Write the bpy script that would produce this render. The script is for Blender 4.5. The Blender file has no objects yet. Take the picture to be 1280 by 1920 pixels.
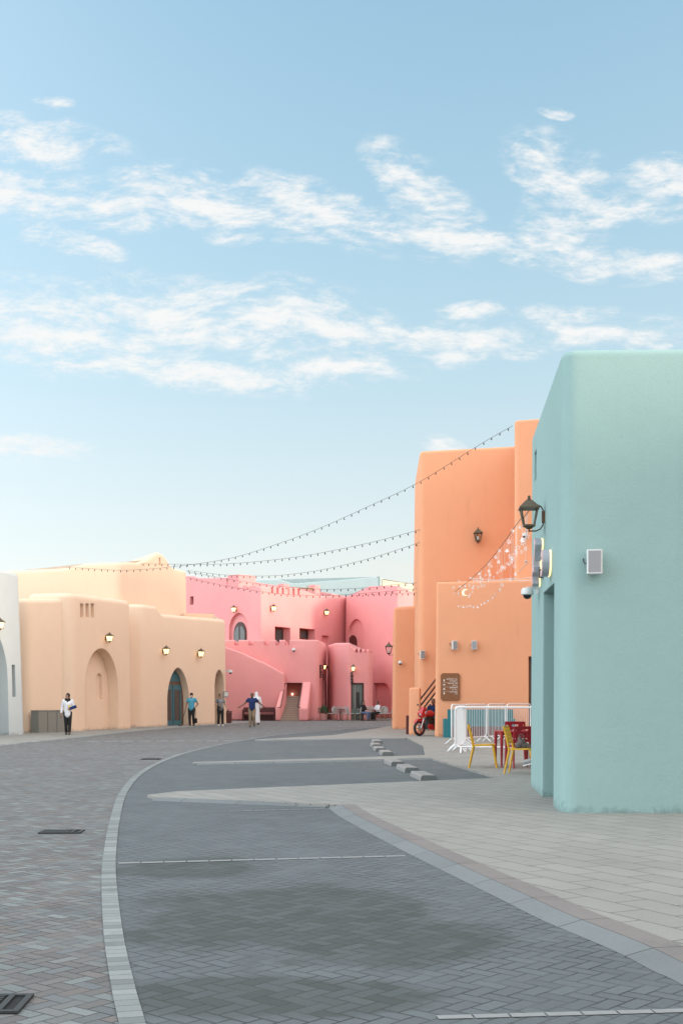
import bpy, bmesh, math, random
from mathutils import Vector, Matrix
random.seed(7)
PI = math.pi
R = math.radians
sc = bpy.context.scene
col = sc.collection

# ------------------------------------------------------------------ camera
F = 2250.0; EYE = 1.5; HZ = 1308.0; CX = 640.0
cam_d = bpy.data.cameras.new('camera'); cam = bpy.data.objects.new('camera', cam_d); col.objects.link(cam)
cam.location = (0, 0, EYE); cam.rotation_euler = (PI/2, 0, 0)
cam_d.sensor_fit = 'HORIZONTAL'; cam_d.sensor_width = 24.0; cam_d.lens = 24.0*F/1280
cam_d.shift_y = (HZ-960)/1280; cam_d.clip_end = 2000; cam_d.clip_start = 0.1
sc.camera = cam
sc.view_settings.view_transform = 'Standard'; sc.view_settings.look = 'None'
sc.view_settings.exposure = 0.0; sc.view_settings.gamma = 1.0; sc.view_settings.use_curve_mapping = False
EXPOSURE = 0.55
sc.view_settings.exposure = EXPOSURE

# ------------------------------------------------------------------ sun and sky
SUN_AZ = 123.0      # degrees clockwise from +Y (the view direction): the sun stands to the right
SUN_EL = 10.0
sun_d = bpy.data.lights.new('sun', 'SUN'); sun_d.energy = 2.0; sun_d.angle = R(9); sun_d.color = (1.0, 0.82, 0.62)
sun = bpy.data.objects.new('sun', sun_d); col.objects.link(sun)
sdir = Vector((math.sin(R(SUN_AZ))*math.cos(R(SUN_EL)), math.cos(R(SUN_AZ))*math.cos(R(SUN_EL)), math.sin(R(SUN_EL))))
sun.rotation_euler = (-sdir).to_track_quat('-Z', 'Y').to_euler()

class NT:
    """small helper to write node graphs"""
    def __init__(s, tree): s.t = tree; s.n = tree.nodes; s.l = tree.links
    def put(s, sock, v):
        if v is None: return
        if hasattr(v, 'is_linked') or isinstance(v, bpy.types.NodeSocket): s.l.new(v, sock)
        else:
            if sock.type == 'RGBA' and len(v) == 3: v = (*v, 1)
            sock.default_value = v
    def math(s, op, a, b=None, c=None, clamp=False):
        n = s.n.new('ShaderNodeMath'); n.operation = op; n.use_clamp = clamp
        s.put(n.inputs[0], a); s.put(n.inputs[1], b); s.put(n.inputs[2], c); return n.outputs[0]
    def vmath(s, op, a, b=None, scale=None):
        n = s.n.new('ShaderNodeVectorMath'); n.operation = op
        s.put(n.inputs[0], a); s.put(n.inputs[1], b)
        if scale is not None: s.put(n.inputs['Scale'], scale)
        return n.outputs['Value'] if op in ('LENGTH', 'DOT_PRODUCT', 'DISTANCE') else n.outputs[0]
    def sep(s, v):
        n = s.n.new('ShaderNodeSeparateXYZ'); s.put(n.inputs[0], v); return n.outputs
    def comb(s, x, y, z=0.0):
        n = s.n.new('ShaderNodeCombineXYZ'); s.put(n.inputs[0], x); s.put(n.inputs[1], y); s.put(n.inputs[2], z); return n.outputs[0]
    def noise(s, vec, scale, detail=4, rough=0.55, out=0, dist=0.0):
        n = s.n.new('ShaderNodeTexNoise'); s.put(n.inputs['Vector'], vec); s.put(n.inputs['Scale'], scale)
        n.inputs['Detail'].default_value = detail; n.inputs['Roughness'].default_value = rough; n.inputs['Distortion'].default_value = dist
        return n.outputs[out]
    def ramp(s, fac, stops, mode='LINEAR'):
        n = s.n.new('ShaderNodeValToRGB'); s.put(n.inputs[0], fac); r = n.color_ramp; r.interpolation = mode
        while len(r.elements) < len(stops): r.elements.new(0.5)
        for e, (p, c) in zip(r.elements, stops):
            e.position = p; e.color = (*c, 1) if hasattr(c, '__len__') else (c, c, c, 1)
        return n.outputs[0]
    def mix(s, fac, a, b, mode='MIX'):
        n = s.n.new('ShaderNodeMix'); n.data_type = 'RGBA'; n.blend_type = mode; n.clamp_factor = True
        s.put(n.inputs[0], fac); s.put(n.inputs[6], a); s.put(n.inputs[7], b); return n.outputs[2]
    def smooth(s, x, lo, hi):
        n = s.n.new('ShaderNodeMapRange'); n.interpolation_type = 'SMOOTHSTEP'
        s.put(n.inputs[0], x); n.inputs[1].default_value = lo; n.inputs[2].default_value = hi
        n.inputs[3].default_value = 0; n.inputs[4].default_value = 1; return n.outputs[0]
    def bump(s, h, strength, dist, normal=None):
        n = s.n.new('ShaderNodeBump'); n.inputs['Strength'].default_value = strength; n.inputs['Distance'].default_value = dist
        s.put(n.inputs['Height'], h); s.put(n.inputs['Normal'], normal); return n.outputs[0]

world = bpy.data.worlds.new('World'); sc.world = world; world.use_nodes = True
W = NT(world.node_tree); W.n.clear()
SKY_STRENGTH = 0.15
out = W.n.new('ShaderNodeOutputWorld'); bg = W.n.new('ShaderNodeBackground'); W.l.new(bg.outputs[0], out.inputs[0])
bg.inputs[1].default_value = SKY_STRENGTH
sky = W.n.new('ShaderNodeTexSky'); sky.sky_type = 'NISHITA'; sky.sun_disc = False
sky.sun_elevation = R(SUN_EL); sky.sun_rotation = R(SUN_AZ); sky.air_density = 1.0; sky.dust_density = 1.5; sky.ozone_density = 1.5
tc = W.n.new('ShaderNodeTexCoord'); gdir = tc.outputs['Generated']
dx, dy, dz = W.sep(gdir)
el = W.math('MAXIMUM', dz, 0.0)
GLOW = 3.4
k = 1.0/SKY_STRENGTH/(2**EXPOSURE)
grad = W.ramp(W.math('MULTIPLY', el, 1.45), [(0.0, (0.95, 0.91, 0.82)), (0.07, (0.96, 0.955, 0.91)), (0.17, (0.84, 0.91, 0.91)), (0.38, (0.55, 0.765, 0.87)),
                                            (0.54, (0.41, 0.66, 0.815)), (0.74, (0.27, 0.52, 0.705)), (1.0, (0.80, 0.88, 0.95))])
grad = W.vmath('SCALE', grad, scale=k)
base = W.mix(0.82, sky.outputs[0], grad)
# unseen sky glow added beside and behind the camera to brighten the side walls
for glow_dir, amp, pw, tint in ((Vector((-0.88, -0.28, 0.40)), 2.7, 5.0, (0.95, 0.97, 1.0)), (Vector((0.80, -0.42, 0.45)), 2.2, 5.5, (1.0, 0.94, 0.88))):
    gl = W.math('POWER', W.math('MULTIPLY_ADD', W.vmath('DOT_PRODUCT', gdir, tuple(glow_dir.normalized())), 0.5, 0.5), pw)
    base = W.vmath('ADD', base, W.vmath('SCALE', tuple(c_*amp*k for c_ in tint), scale=gl))
# clouds: a wispy layer, gathered in drifting banks (each bank: azimuth tangent, elevation tangent, half sizes, tilt)
yy = W.math('MAXIMUM', dy, 0.25)
cu = W.math('DIVIDE', dx, yy); cv = W.math('DIVIDE', dz, yy)
cuv = W.comb(cu, cv)
warp = W.noise(cuv, 7.0, 3, 0.5, out=1)
wuv = W.vmath('ADD', cuv, W.vmath('SCALE', W.vmath('SUBTRACT', warp, (0.5, 0.5, 0.5)), scale=0.035))
banks = [(70,252,170,48,10),(20,350,150,52,5),(190,380,170,48,8),(390,375,230,72,10),(590,390,180,68,18),(805,372,150,56,42),(860,448,150,44,10),
         (1065,335,130,80,35),(1040,420,90,70,-35),(1130,484,190,34,6),(1250,355,130,60,-8),(130,447,120,28,14),
         (110,612,270,92,6),(400,600,300,82,10),(600,610,200,70,14),(340,690,300,42,6),(860,640,200,48,-3),(1150,612,190,44,6),
         (900,580,90,20,3),(30,845,130,32,3),(818,826,52,24,20),(115,187,44,13,8),(1048,206,36,13,8),(650,690,150,26,2)]
mask = None
for (bx, by, rx, ry, tilt) in banks:
    m = W.n.new('ShaderNodeMapping'); m.vector_type = 'TEXTURE'
    m.inputs['Location'].default_value = ((bx-CX)/F, (HZ-by)/F, 0); m.inputs['Rotation'].default_value = (0, 0, -R(tilt)); m.inputs['Scale'].default_value = (1.28*rx/F, 1.22*ry/F, 1)
    W.l.new(wuv, m.inputs['Vector'])
    v = W.math('SUBTRACT', 1.0, W.vmath('LENGTH', m.outputs[0]))
    mask = v if mask is None else W.math('MAXIMUM', mask, v)
mask = W.math('MAXIMUM', mask, 0.0)
mr = W.n.new('ShaderNodeMapping'); mr.vector_type = 'POINT'; mr.inputs['Rotation'].default_value = (0, 0, R(17)); mr.inputs['Scale'].default_value = (1.0, 2.7, 1)
W.l.new(wuv, mr.inputs['Vector'])
f1 = W.noise(mr.outputs[0], 22.0, 12, 0.68, dist=0.0)
f2 = W.noise(mr.outputs[0], 60.0, 6, 0.62)
dens = W.math('ADD', W.math('MULTIPLY_ADD', f1, 3.6, -1.8), W.math('MULTIPLY_ADD', f2, 1.2, -0.6))
dens = W.math('ADD', dens, W.math('MULTIPLY', W.math('POWER', mask, 0.8), 1.0))
cl = W.math('MULTIPLY', W.math('POWER', W.smooth(dens, -0.02, 1.32), 1.25), W.smooth(mask, 0.02, 0.30))
haze_band = W.math('MULTIPLY', W.smooth(W.noise(W.comb(W.math('MULTIPLY', cu, 0.5), W.math('MULTIPLY', cv, 2.2)), 6.0, 5, 0.55), 0.45, 0.75), W.math('MULTIPLY', W.smooth(cv, 0.0, 0.06), W.smooth(cv, 0.16, 0.09)))
ccol = W.mix(W.smooth(cv, 0.02, 0.2), (0.98*k, 0.92*k, 0.80*k), (0.97*k, 0.965*k, 0.95*k))
skyc = W.mix(W.math('MULTIPLY', haze_band, 0.55), base, (0.95*k, 0.90*k, 0.80*k))
skyc = W.mix(W.math('MULTIPLY', cl, 0.93), skyc, ccol)
W.l.new(skyc, bg.inputs[0])

# ------------------------------------------------------------------ geometry helpers
def G(px, py, z=0.0):
    d = (EYE-z)*F/(py-HZ); return ((px-CX)*d/F, d)
def P(px, py, d): return Vector(((px-CX)/F*d, d, EYE+(HZ-py)/F*d))
def Z(py, d): return EYE+(HZ-py)/F*d
def X(px, d): return (px-CX)/F*d

class MB:
    def __init__(s): s.v = []; s.f = []; s.M = Matrix.Identity(4); s.uv = None
    def add(s, vs, fs):
        o = len(s.v); s.v += [s.M @ Vector(p) for p in vs]; s.f += [tuple(i+o for i in f) for f in fs]; return s
    def box(s, c, size, rz=0, M=None):
        x, y, z = (q/2 for q in size); m = Matrix.Translation(c) @ Matrix.Rotation(rz, 4, 'Z')
        if M is not None: m = Matrix.Translation(c) @ M.to_4x4()
        vs = [m @ Vector((a*x, b*y, c_*z)) for a in (-1, 1) for b in (-1, 1) for c_ in (-1, 1)]
        return s.add(vs, [(0,1,3,2),(4,6,7,5),(0,4,5,1),(2,3,7,6),(0,2,6,4),(1,5,7,3)])
    def bar(s, p0, p1, w, h, up=(0,0,1)):
        p0 = Vector(p0); p1 = Vector(p1); d = (p1-p0); L = d.length; d.normalize()
        side = d.cross(Vector(up))
        if side.length < 1e-4: side = Vector((1,0,0))
        side.normalize(); u = side.cross(d)
        m = Matrix((d, side, u)).transposed()
        return s.box((p0+p1)/2, (L, w, h), M=m)
    def tube(s, pts, r, n=8, closed=False):
        pts = [Vector(p) for p in pts]; N = len(pts); rr = r if hasattr(r, '__len__') else [r]*N
        vs = []; fs = []; prev = None
        for i, p in enumerate(pts):
            a = pts[i-1] if (i > 0 or closed) else p; b = pts[(i+1) % N] if (i < N-1 or closed) else p
            t = (b-a).normalized()
            if prev is None:
                q = Vector((0,0,1)) if abs(t.z) < 0.9 else Vector((1,0,0)); nrm = t.cross(q).normalized()
            else:
                nrm = prev-t*prev.dot(t)
                nrm = nrm.normalized() if nrm.length > 1e-5 else t.cross(Vector((0,0,1))).normalized()
            prev = nrm; bn = t.cross(nrm)
            for k_ in range(n):
                a_ = 2*PI*k_/n; vs.append(p+(nrm*math.cos(a_)+bn*math.sin(a_))*rr[i])
        for i in range(N if closed else N-1):
            j = (i+1) % N
            for k_ in range(n): fs.append((i*n+k_, i*n+(k_+1) % n, j*n+(k_+1) % n, j*n+k_))
        if not closed: fs.append(tuple(range(n-1, -1, -1))); fs.append(tuple((N-1)*n+k_ for k_ in range(n)))
        return s.add(vs, fs)
    def lathe(s, prof, o=(0,0,0), n=16, M=None):
        o = Vector(o); vs = []; fs = []
        for (r, z) in prof:
            for k_ in range(n):
                a = 2*PI*k_/n; q = Vector((r*math.cos(a), r*math.sin(a), z)); vs.append(o+(M @ q if M else q))
        for i in range(len(prof)-1):
            for k_ in range(n): fs.append((i*n+k_, i*n+(k_+1) % n, (i+1)*n+(k_+1) % n, (i+1)*n+k_))
        fs.append(tuple(range(n-1, -1, -1))); fs.append(tuple((len(prof)-1)*n+k_ for k_ in range(n)))
        return s.add(vs, fs)
    def ball(s, c, r, n=10, m=6):
        r = r if hasattr(r, '__len__') else (r, r, r)
        pr = [(max(math.sin(PI*i/m), 0.02), -math.cos(PI*i/m)) for i in range(m+1)]
        vs = []; c = Vector(c)
        o = len(s.v); M0 = s.M
        s.M = M0 @ Matrix.Translation(c) @ Matrix.Diagonal((*r, 1)); s.lathe(pr, n=n); s.M = M0; return s
    def capsule(s, p0, p1, r0, r1, n=10):
        p0 = Vector(p0); p1 = Vector(p1); s.tube([p0, p1], [r0, r1], n) ; s.ball(p0, r0, n); s.ball(p1, r1, n); return s
    def prism(s, poly, fn, w0, w1):
        n = len(poly)
        vs = [fn(u, v, w0) for u, v in poly]+[fn(u, v, w1) for u, v in poly]
        fs = [tuple(range(n-1, -1, -1)), tuple(range(n, 2*n))]+[(i, (i+1) % n, n+(i+1) % n, n+i) for i in range(n)]
        return s.add(vs, fs)
    def mesh(s, name, mat, ang=35, recalc=True):
        me = bpy.data.meshes.new(name); me.from_pydata([tuple(v) for v in s.v], [], s.f)
        bm = bmesh.new(); bm.from_mesh(me)
        if recalc: bmesh.ops.recalc_face_normals(bm, faces=bm.faces)
        bm.to_mesh(me); bm.free()
        if ang is not None:
            me.shade_smooth(); me.set_sharp_from_angle(angle=R(ang))
        if mat: me.materials.append(mat)
        return me
    def build(s, name, mat, parent=None, ang=35, world=False, loc=None):
        if world and parent is not None:
            o_ = root_of(parent); s.v = [v-o_ for v in s.v]
        o = bpy.data.objects.new(name, s.mesh(name, mat, ang)); col.objects.link(o)
        if parent: o.parent = parent
        if loc: o.location = loc
        return o
def root_of(o):
    v = Vector(o.location)
    while o.parent: o = o.parent; v += Vector(o.location)
    return v
def tag(o, label=None, cat=None, group=None, kind=None):
    if label: o['label'] = label
    if cat: o['category'] = cat
    if group: o['group'] = group
    if kind: o['kind'] = kind
    return o
def thing(name, label, cat, loc=(0,0,0), rz=0, group=None):
    o = bpy.data.objects.new(name, None); o.empty_display_size = 0.2; col.objects.link(o)
    o.location = loc; o.rotation_euler = (0, 0, rz); return tag(o, label, cat, group)
def dup(root, loc, rz=0, label=None, group=None, scale=None):
    r = root.copy(); col.objects.link(r); r.location = loc; r.rotation_euler = (0, 0, rz)
    if scale: r.scale = (scale,)*3
    if label: r['label'] = label
    if group: r['group'] = group
    for ch in list(root.children):
        c = ch.copy(); col.objects.link(c); c.parent = r
        for g in ch.children:
            d = g.copy(); col.objects.link(d); d.parent = c
    return r
def evaluate(o):
    dg = bpy.context.evaluated_depsgraph_get(); dg.update()
    me = bpy.data.meshes.new_from_object(o.evaluated_get(dg), depsgraph=dg)
    old = o.data; o.modifiers.clear(); o.data = me; bpy.data.meshes.remove(old); return o
def blobmesh(mb, name, mat, parent, voxel=0.012, smooth=2):
    o = mb.build(name, mat, parent, ang=None)
    m = o.modifiers.new('r', 'REMESH'); m.mode = 'VOXEL'; m.voxel_size = voxel
    if smooth: s_ = o.modifiers.new('s', 'SMOOTH'); s_.iterations = smooth; s_.factor = 0.5
    evaluate(o); o.data.shade_smooth()
    if not o.data.materials: o.data.materials.append(mat)
    return o
def cut(o, cutter_mbs, ang=35):
    cs = []
    for mb in cutter_mbs:
        o_ = root_of(o); mb.v = [v-o_ for v in mb.v]
        c = mb.build('cutter', None, ang=None); c.location = o_; cs.append(c)
        m = o.modifiers.new('b', 'BOOLEAN'); m.operation = 'DIFFERENCE'; m.solver = 'EXACT'; m.object = c
    evaluate(o)
    for c in cs:
        me = c.data; bpy.data.objects.remove(c); bpy.data.meshes.remove(me)
    o.data.shade_smooth(); o.data.set_sharp_from_angle(angle=R(ang)); return o

def soften(o, w, seg=4):
    m = o.modifiers.new('b', 'BEVEL'); m.width = w; m.segments = seg; m.limit_method = 'ANGLE'; m.angle_limit = R(30)
    evaluate(o); o.data.shade_smooth(); o.data.set_sharp_from_angle(angle=R(40)); return o
class Facade:
    """vertical plane A->B (left to right as seen from the street); n points to the street"""
    def __init__(s, A, B, batter=0.012):
        s.A = Vector(A); s.B = Vector(B); d = s.B-s.A; s.L = d.length; s.t = d/s.L; s.n = Vector((s.t.y, -s.t.x)); s.b = batter
        s.rz = math.atan2(s.t.y, s.t.x)
    def uz(s, px, py):
        k_ = (px-CX)/F   # x = k*y ; A + u t
        u = (k_*s.A.y-s.A.x)/(s.t.x-k_*s.t.y); d = s.A.y+u*s.t.y; return u, EYE+(HZ-py)/F*d
    def d(s, px): return s.A.y+s.uz(px, HZ)[0]*s.t.y
    def pt(s, u, z, off=0.0):
        o = off-s.b*z; p = s.A+s.t*u+s.n*o; return Vector((p.x, p.y, z))
    def at(s, px, py, off=0.0): return s.pt(*s.uz(px, py), off)
    def fn(s): return lambda u, v, w: s.pt(u, v, w)
    def flat(s):      # same plane, no lean (for doors, frames)
        f = Facade(s.A, s.B, 0); return f

def arch_poly(u0, u1, z0, spring, top, n=14, point=0.0):
    """arch outline; point>0 gives a pointed (ogival) crown"""
    c = (u0+u1)/2; a = (u1-u0)/2; h = top-spring; pts = [(u0, z0)]
    for i in range(n+1):
        t = PI-PI*i/n; x = math.cos(t); y = math.sin(t)
        y = y*(1-point)+point*(1-abs(x)**1.25)
        pts.append((c+a*x, spring+h*y))
    pts.append((u1, z0)); return pts
def rect(u0, u1, z0, z1): return [(u0, z0), (u0, z1), (u1, z1), (u1, z0)]

def adobe(plan, Rc=0.3, rt=0.25, batter=0.012, z0=-0.1, step=0.8):
    """soft plastered block: plan = [(x, y, H[, R])...]; rounded corners, rounded top edge, leaning walls"""
    area = sum(plan[i][0]*plan[(i+1) % len(plan)][1]-plan[(i+1) % len(plan)][0]*plan[i][1] for i in range(len(plan)))
    if area < 0: plan = plan[::-1]
    N = len(plan); ring = []
    for i in range(N):
        p = Vector(plan[i][:2]); a = Vector(plan[i-1][:2]); b = Vector(plan[(i+1) % N][:2]); H = plan[i][2]
        d0 = (p-a).normalized(); d1 = (b-p).normalized(); n0 = Vector((d0.y, -d0.x)); n1 = Vector((d1.y, -d1.x))
        ang = d0.angle_signed(d1) * -1.0
        rc = plan[i][3] if len(plan[i]) > 3 else Rc
        if abs(ang) < 0.03: ring.append((p, (n0+n1).normalized(), H)); continue
        tl = min(rc*math.tan(abs(ang)/2), 0.45*(p-a).length, 0.45*(b-p).length); rr = tl/math.tan(abs(ang)/2)
        c = p-d0*tl-n0*rr if ang > 0 else p-d0*tl+n0*rr
        m = max(2, int(abs(ang)/0.22))
        for k_ in range(m+1):
            th = ang*k_/m; nn = Vector((n0.x*math.cos(th)-n0.y*math.sin(th), n0.x*math.sin(th)+n0.y*math.cos(th)))
            ring.append((c+nn*rr*(1 if ang > 0 else -1), nn, H))
    full = []
    for i, (p, n, H) in enumerate(ring):
        q, n2, H2 = ring[(i+1) % len(ring)]; L = (q-p).length; m = max(1, int(L/step))
        for k_ in range(m):
            t = k_/m; full.append((p.lerp(q, t), n.lerp(n2, t).normalized(), H+(H2-H)*t))
    # a slightly hand-made surface
    mb = MB(); n = len(full); rings = []
    prof = [('z', z0)]+[('f', 0.25), ('f', 0.5), ('f', 0.75), ('f', 1.0)]+[('a', a) for a in (20, 40, 60, 80, 90)]
    vs = []
    for (kind, val) in prof:
        for (p, nn, H) in full:
            hb = H-rt
            if kind == 'z': t, z = 0.0, z0
            elif kind == 'f': t, z = batter*hb*val, hb*val
            else: t, z = batter*hb+rt*(1-math.cos(R(val))), hb+rt*math.sin(R(val))
            q = p-nn*t; vs.append((q.x, q.y, z))
    K = len(prof); fs = []
    for r_ in range(K-1):
        for i in range(n): j = (i+1) % n; fs.append((r_*n+i, r_*n+j, (r_+1)*n+j, (r_+1)*n+i))
    fs.append(tuple(range(n-1, -1, -1))); fs.append(tuple((K-1)*n+i for i in range(n)))
    return mb.add(vs, fs)
def prof_pts(A, B, pts):
    """points along the plan edge A->B whose heights come from roofline samples (image column, row)"""
    f = Facade(A, B); out_ = []
    for px, py in pts:
        u, z = f.uz(px, py); p = f.A+f.t*u; out_.append((p.x, p.y, z))
    return out_

# ------------------------------------------------------------------ materials
def newmat(name):
    m = bpy.data.materials.new(name); m.use_nodes = True; t = NT(m.node_tree); b = t.n['Principled BSDF']; return m, t, b
def simple(name, c, rough=0.5, metal=0.0, var=0.06, scale=8.0, emit=None, es=0.0, spec=0.5):
    m, t, b = newmat(name)
    g = t.n.new('ShaderNodeTexCoord').outputs['Object']
    nz = t.noise(g, scale, 4, 0.6)
    v = t.math('MULTIPLY_ADD', nz, 2*var, 1-var)
    t.l.new(t.vmath('SCALE', c, scale=v), b.inputs['Base Color'])
    t.l.new(t.math('MULTIPLY_ADD', nz, 0.16, rough-0.08), b.inputs['Roughness'])
    b.inputs['Metallic'].default_value = metal; b.inputs['Specular IOR Level'].default_value = spec
    if emit: b.inputs['Emission Color'].default_value = (*emit, 1); b.inputs['Emission Strength'].default_value = es
    return m
def plaster(name, c, var=0.05, c2=None):
    m, t, b = newmat(name)
    pos = t.n.new('ShaderNodeNewGeometry').outputs['Position']
    big = t.noise(pos, 0.35, 5, 0.6); mid = t.noise(pos, 2.2, 6, 0.65); fine = t.noise(pos, 38.0, 4, 0.6)
    mp = t.n.new('ShaderNodeMapping'); mp.inputs['Scale'].default_value = (2.6, 2.6, 0.22); t.l.new(pos, mp.inputs['Vector'])
    streak = t.noise(mp.outputs[0], 1.6, 5, 0.6)
    v = t.math('ADD', t.math('MULTIPLY_ADD', big, 2.2*var, 1-1.1*var), t.math('MULTIPLY_ADD', mid, 1.4*var, -0.7*var))
    v = t.math('ADD', v, t.math('MULTIPLY_ADD', fine, 0.7*var, -0.35*var))
    v = t.math('ADD', v, t.math('MULTIPLY_ADD', t.noise(pos, 140.0, 2, 0.7), 0.16, -0.08))
    v = t.math('SUBTRACT', v, t.math('MULTIPLY', t.smooth(streak, 0.58, 0.8), 1.3*var))
    pz = t.sep(pos)[2]
    gr = t.math('MULTIPLY', t.smooth(t.math('SUBTRACT', t.math('MULTIPLY', t.noise(pos, 6.0, 6, 0.7), 0.55), pz), 0.10, 0.26), 0.30)
    sp_ = t.smooth(t.noise(pos, 14.0, 5, 0.7), 0.68, 0.76)
    v = t.math('SUBTRACT', t.math('SUBTRACT', v, gr), t.math('MULTIPLY', sp_, 0.06))
    base_ = c if c2 is None else t.mix(t.smooth(big, 0.35, 0.65), c, c2)
    t.l.new(t.vmath('SCALE', base_, scale=v), b.inputs['Base Color'])
    b.inputs['Roughness'].default_value = 0.92; b.inputs['Specular IOR Level'].default_value = 0.25
    bv = t.n.new('ShaderNodeBevel'); bv.samples = 4; bv.inputs[0].default_value = 0.05
    h = t.math('ADD', t.math('MULTIPLY', t.noise(pos, 95.0, 3, 0.7), 0.55), t.math('ADD', t.math('MULTIPLY', fine, 0.5), t.math('MULTIPLY', t.noise(pos, 3.0, 3, 0.5), 1.3)))
    t.l.new(t.bump(h, 0.35, 0.02, bv.outputs[0]), b.inputs['Normal'])
    return m
def wood(name, c, c2, scale=3.0, rough=0.5):
    m, t, b = newmat(name); g = t.n.new('ShaderNodeTexCoord').outputs['Object']
    mp = t.n.new('ShaderNodeMapping'); mp.inputs['Scale'].default_value = (6, 6, 0.7); t.l.new(g, mp.inputs['Vector'])
    nz = t.noise(mp.outputs[0], scale, 6, 0.6, dist=0.6)
    t.l.new(t.mix(nz, c, c2), b.inputs['Base Color']); b.inputs['Roughness'].default_value = rough
    t.l.new(t.bump(nz, 0.2, 0.01), b.inputs['Normal']); return m
def glass(name, tint=(0.03, 0.045, 0.05), rough=0.05):
    m, t, b = newmat(name); b.inputs['Base Color'].default_value = (*tint, 1); b.inputs['Roughness'].default_value = rough
    b.inputs['Specular IOR Level'].default_value = 0.8
    pos = t.n.new('ShaderNodeNewGeometry').outputs['Position']
    t.l.new(t.bump(t.noise(pos, 2.0, 2, 0.5), 0.05, 0.02), b.inputs['Normal']); return m
def clear_glass(name):
    m, t, b = newmat(name); b.inputs['Base Color'].default_value = (0.9, 0.92, 0.9, 1); b.inputs['Roughness'].default_value = 0.04
    b.inputs['Transmission Weight'].default_value = 1.0; b.inputs['IOR'].default_value = 1.02; b.inputs['Specular IOR Level'].default_value = 0.9; return m

def herringbone(t, vec, unit):
    """2:1 herringbone paving; returns (hash colour socket, distance to the joint in units)"""
    s = t.vmath('SCALE', vec, scale=1.0/unit); x, y, _ = t.sep(s)
    i = t.math('FLOOR', x); j = t.math('FLOOR', y); fx = t.math('SUBTRACT', x, i); fy = t.math('SUBTRACT', y, j)
    kk = t.math('FLOORED_MODULO', t.math('SUBTRACT', i, j), 4.0)
    eq = lambda v: t.math('COMPARE', kk, float(v), 0.1)
    k1, k2 = eq(1), eq(2); hor = t.math('LESS_THAN', kk, 1.5); ver = t.math('SUBTRACT', 1.0, hor)
    lx = t.math('ADD', fx, k1); ly = t.math('ADD', fy, k2)
    wx = t.math('ADD', 1.0, hor); wy = t.math('ADD', 1.0, ver)
    ex = t.math('MINIMUM', lx, t.math('SUBTRACT', wx, lx)); ey = t.math('MINIMUM', ly, t.math('SUBTRACT', wy, ly))
    e = t.math('MINIMUM', ex, ey)
    idv = t.comb(t.math('SUBTRACT', i, k1), t.math('SUBTRACT', j, k2), 0.0)
    wn = t.n.new('ShaderNodeTexWhiteNoise'); wn.noise_dimensions = '3D'; t.l.new(idv, wn.inputs['Vector'])
    return wn.outputs['Value'], wn.outputs['Color'], e
def paving(name, stops, unit, rot, joint, stain=None, rough=0.75, var=0.1):
    m, t, b = newmat(name); pos = t.n.new('ShaderNodeNewGeometry').outputs['Position']
    wob = t.vmath('SCALE', t.vmath('SUBTRACT', t.noise(pos, 1.3, 2, 0.5, out=1), (0.5,)*3), scale=0.03)
    mp = t.n.new('ShaderNodeMapping'); mp.inputs['Rotation'].default_value = (0, 0, R(rot)); t.l.new(t.vmath('ADD', pos, wob), mp.inputs['Vector'])
    val, hc, e = herringbone(t, mp.outputs[0], unit)
    c = t.ramp(val, stops, 'CONSTANT')
    hv = t.sep(hc)[1]
    fine = t.noise(pos, 55.0, 5, 0.7); big = t.noise(pos, 0.55, 5, 0.62)
    v = t.math('ADD', t.math('MULTIPLY_ADD', hv, 2*var, 1-var), t.math('MULTIPLY_ADD', fine, 0.5, -0.25))
    v = t.math('ADD', v, t.math('MULTIPLY_ADD', t.noise(pos, 160.0, 2, 0.8), 0.5, -0.25))
    v = t.math('ADD', v, t.math('MULTIPLY_ADD', big, 0.36, -0.18))
    c = t.vmath('SCALE', c, scale=v)
    jm = t.math('SUBTRACT', 1.0, t.smooth(e, joint*0.35, joint))
    jn = t.math('MULTIPLY', jm, t.smooth(t.noise(pos, 1.7, 3, 0.6), 0.25, 0.62))
    c = t.mix(t.math('MULTIPLY', jn, 0.92), c, (0.022, 0.024, 0.024))
    rgh = rough
    if stain:
        sm = None
        for (x, y, rx, ry) in stain:
            q = t.n.new('ShaderNodeMapping'); q.vector_type = 'TEXTURE'; q.inputs['Location'].default_value = (x, y, 0); q.inputs['Scale'].default_value = (rx, ry, 1)
            t.l.new(pos, q.inputs['Vector']); qx, qy, _ = t.sep(q.outputs[0])
            w = t.math('SUBTRACT', 1.0, t.vmath('LENGTH', t.comb(qx, qy)))
            sm = w if sm is None else t.math('MAXIMUM', sm, w)
        sm = t.math('ADD', sm, t.math('MULTIPLY_ADD', t.noise(pos, 1.1, 5, 0.62), 1.5, -0.75))
        sf = t.smooth(sm, 0.05, 0.38)
        sf = t.math('MULTIPLY', sf, t.math('MULTIPLY_ADD', hv, 0.7, 0.62))
        c = t.mix(t.math('MULTIPLY', sf, 0.66), c, (0.040, 0.047, 0.042))
    t.l.new(c, b.inputs['Base Color']); b.inputs['Roughness'].default_value = rgh; b.inputs['Specular IOR Level'].default_value = 0.35
    h = t.math('ADD', t.math('ADD', t.smooth(e, 0.0, joint*1.6), t.math('MULTIPLY', hv, 0.5)), t.math('MULTIPLY', fine, 0.35))
    t.l.new(t.bump(h, 0.6, 0.006), b.inputs['Normal']); return m
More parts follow.
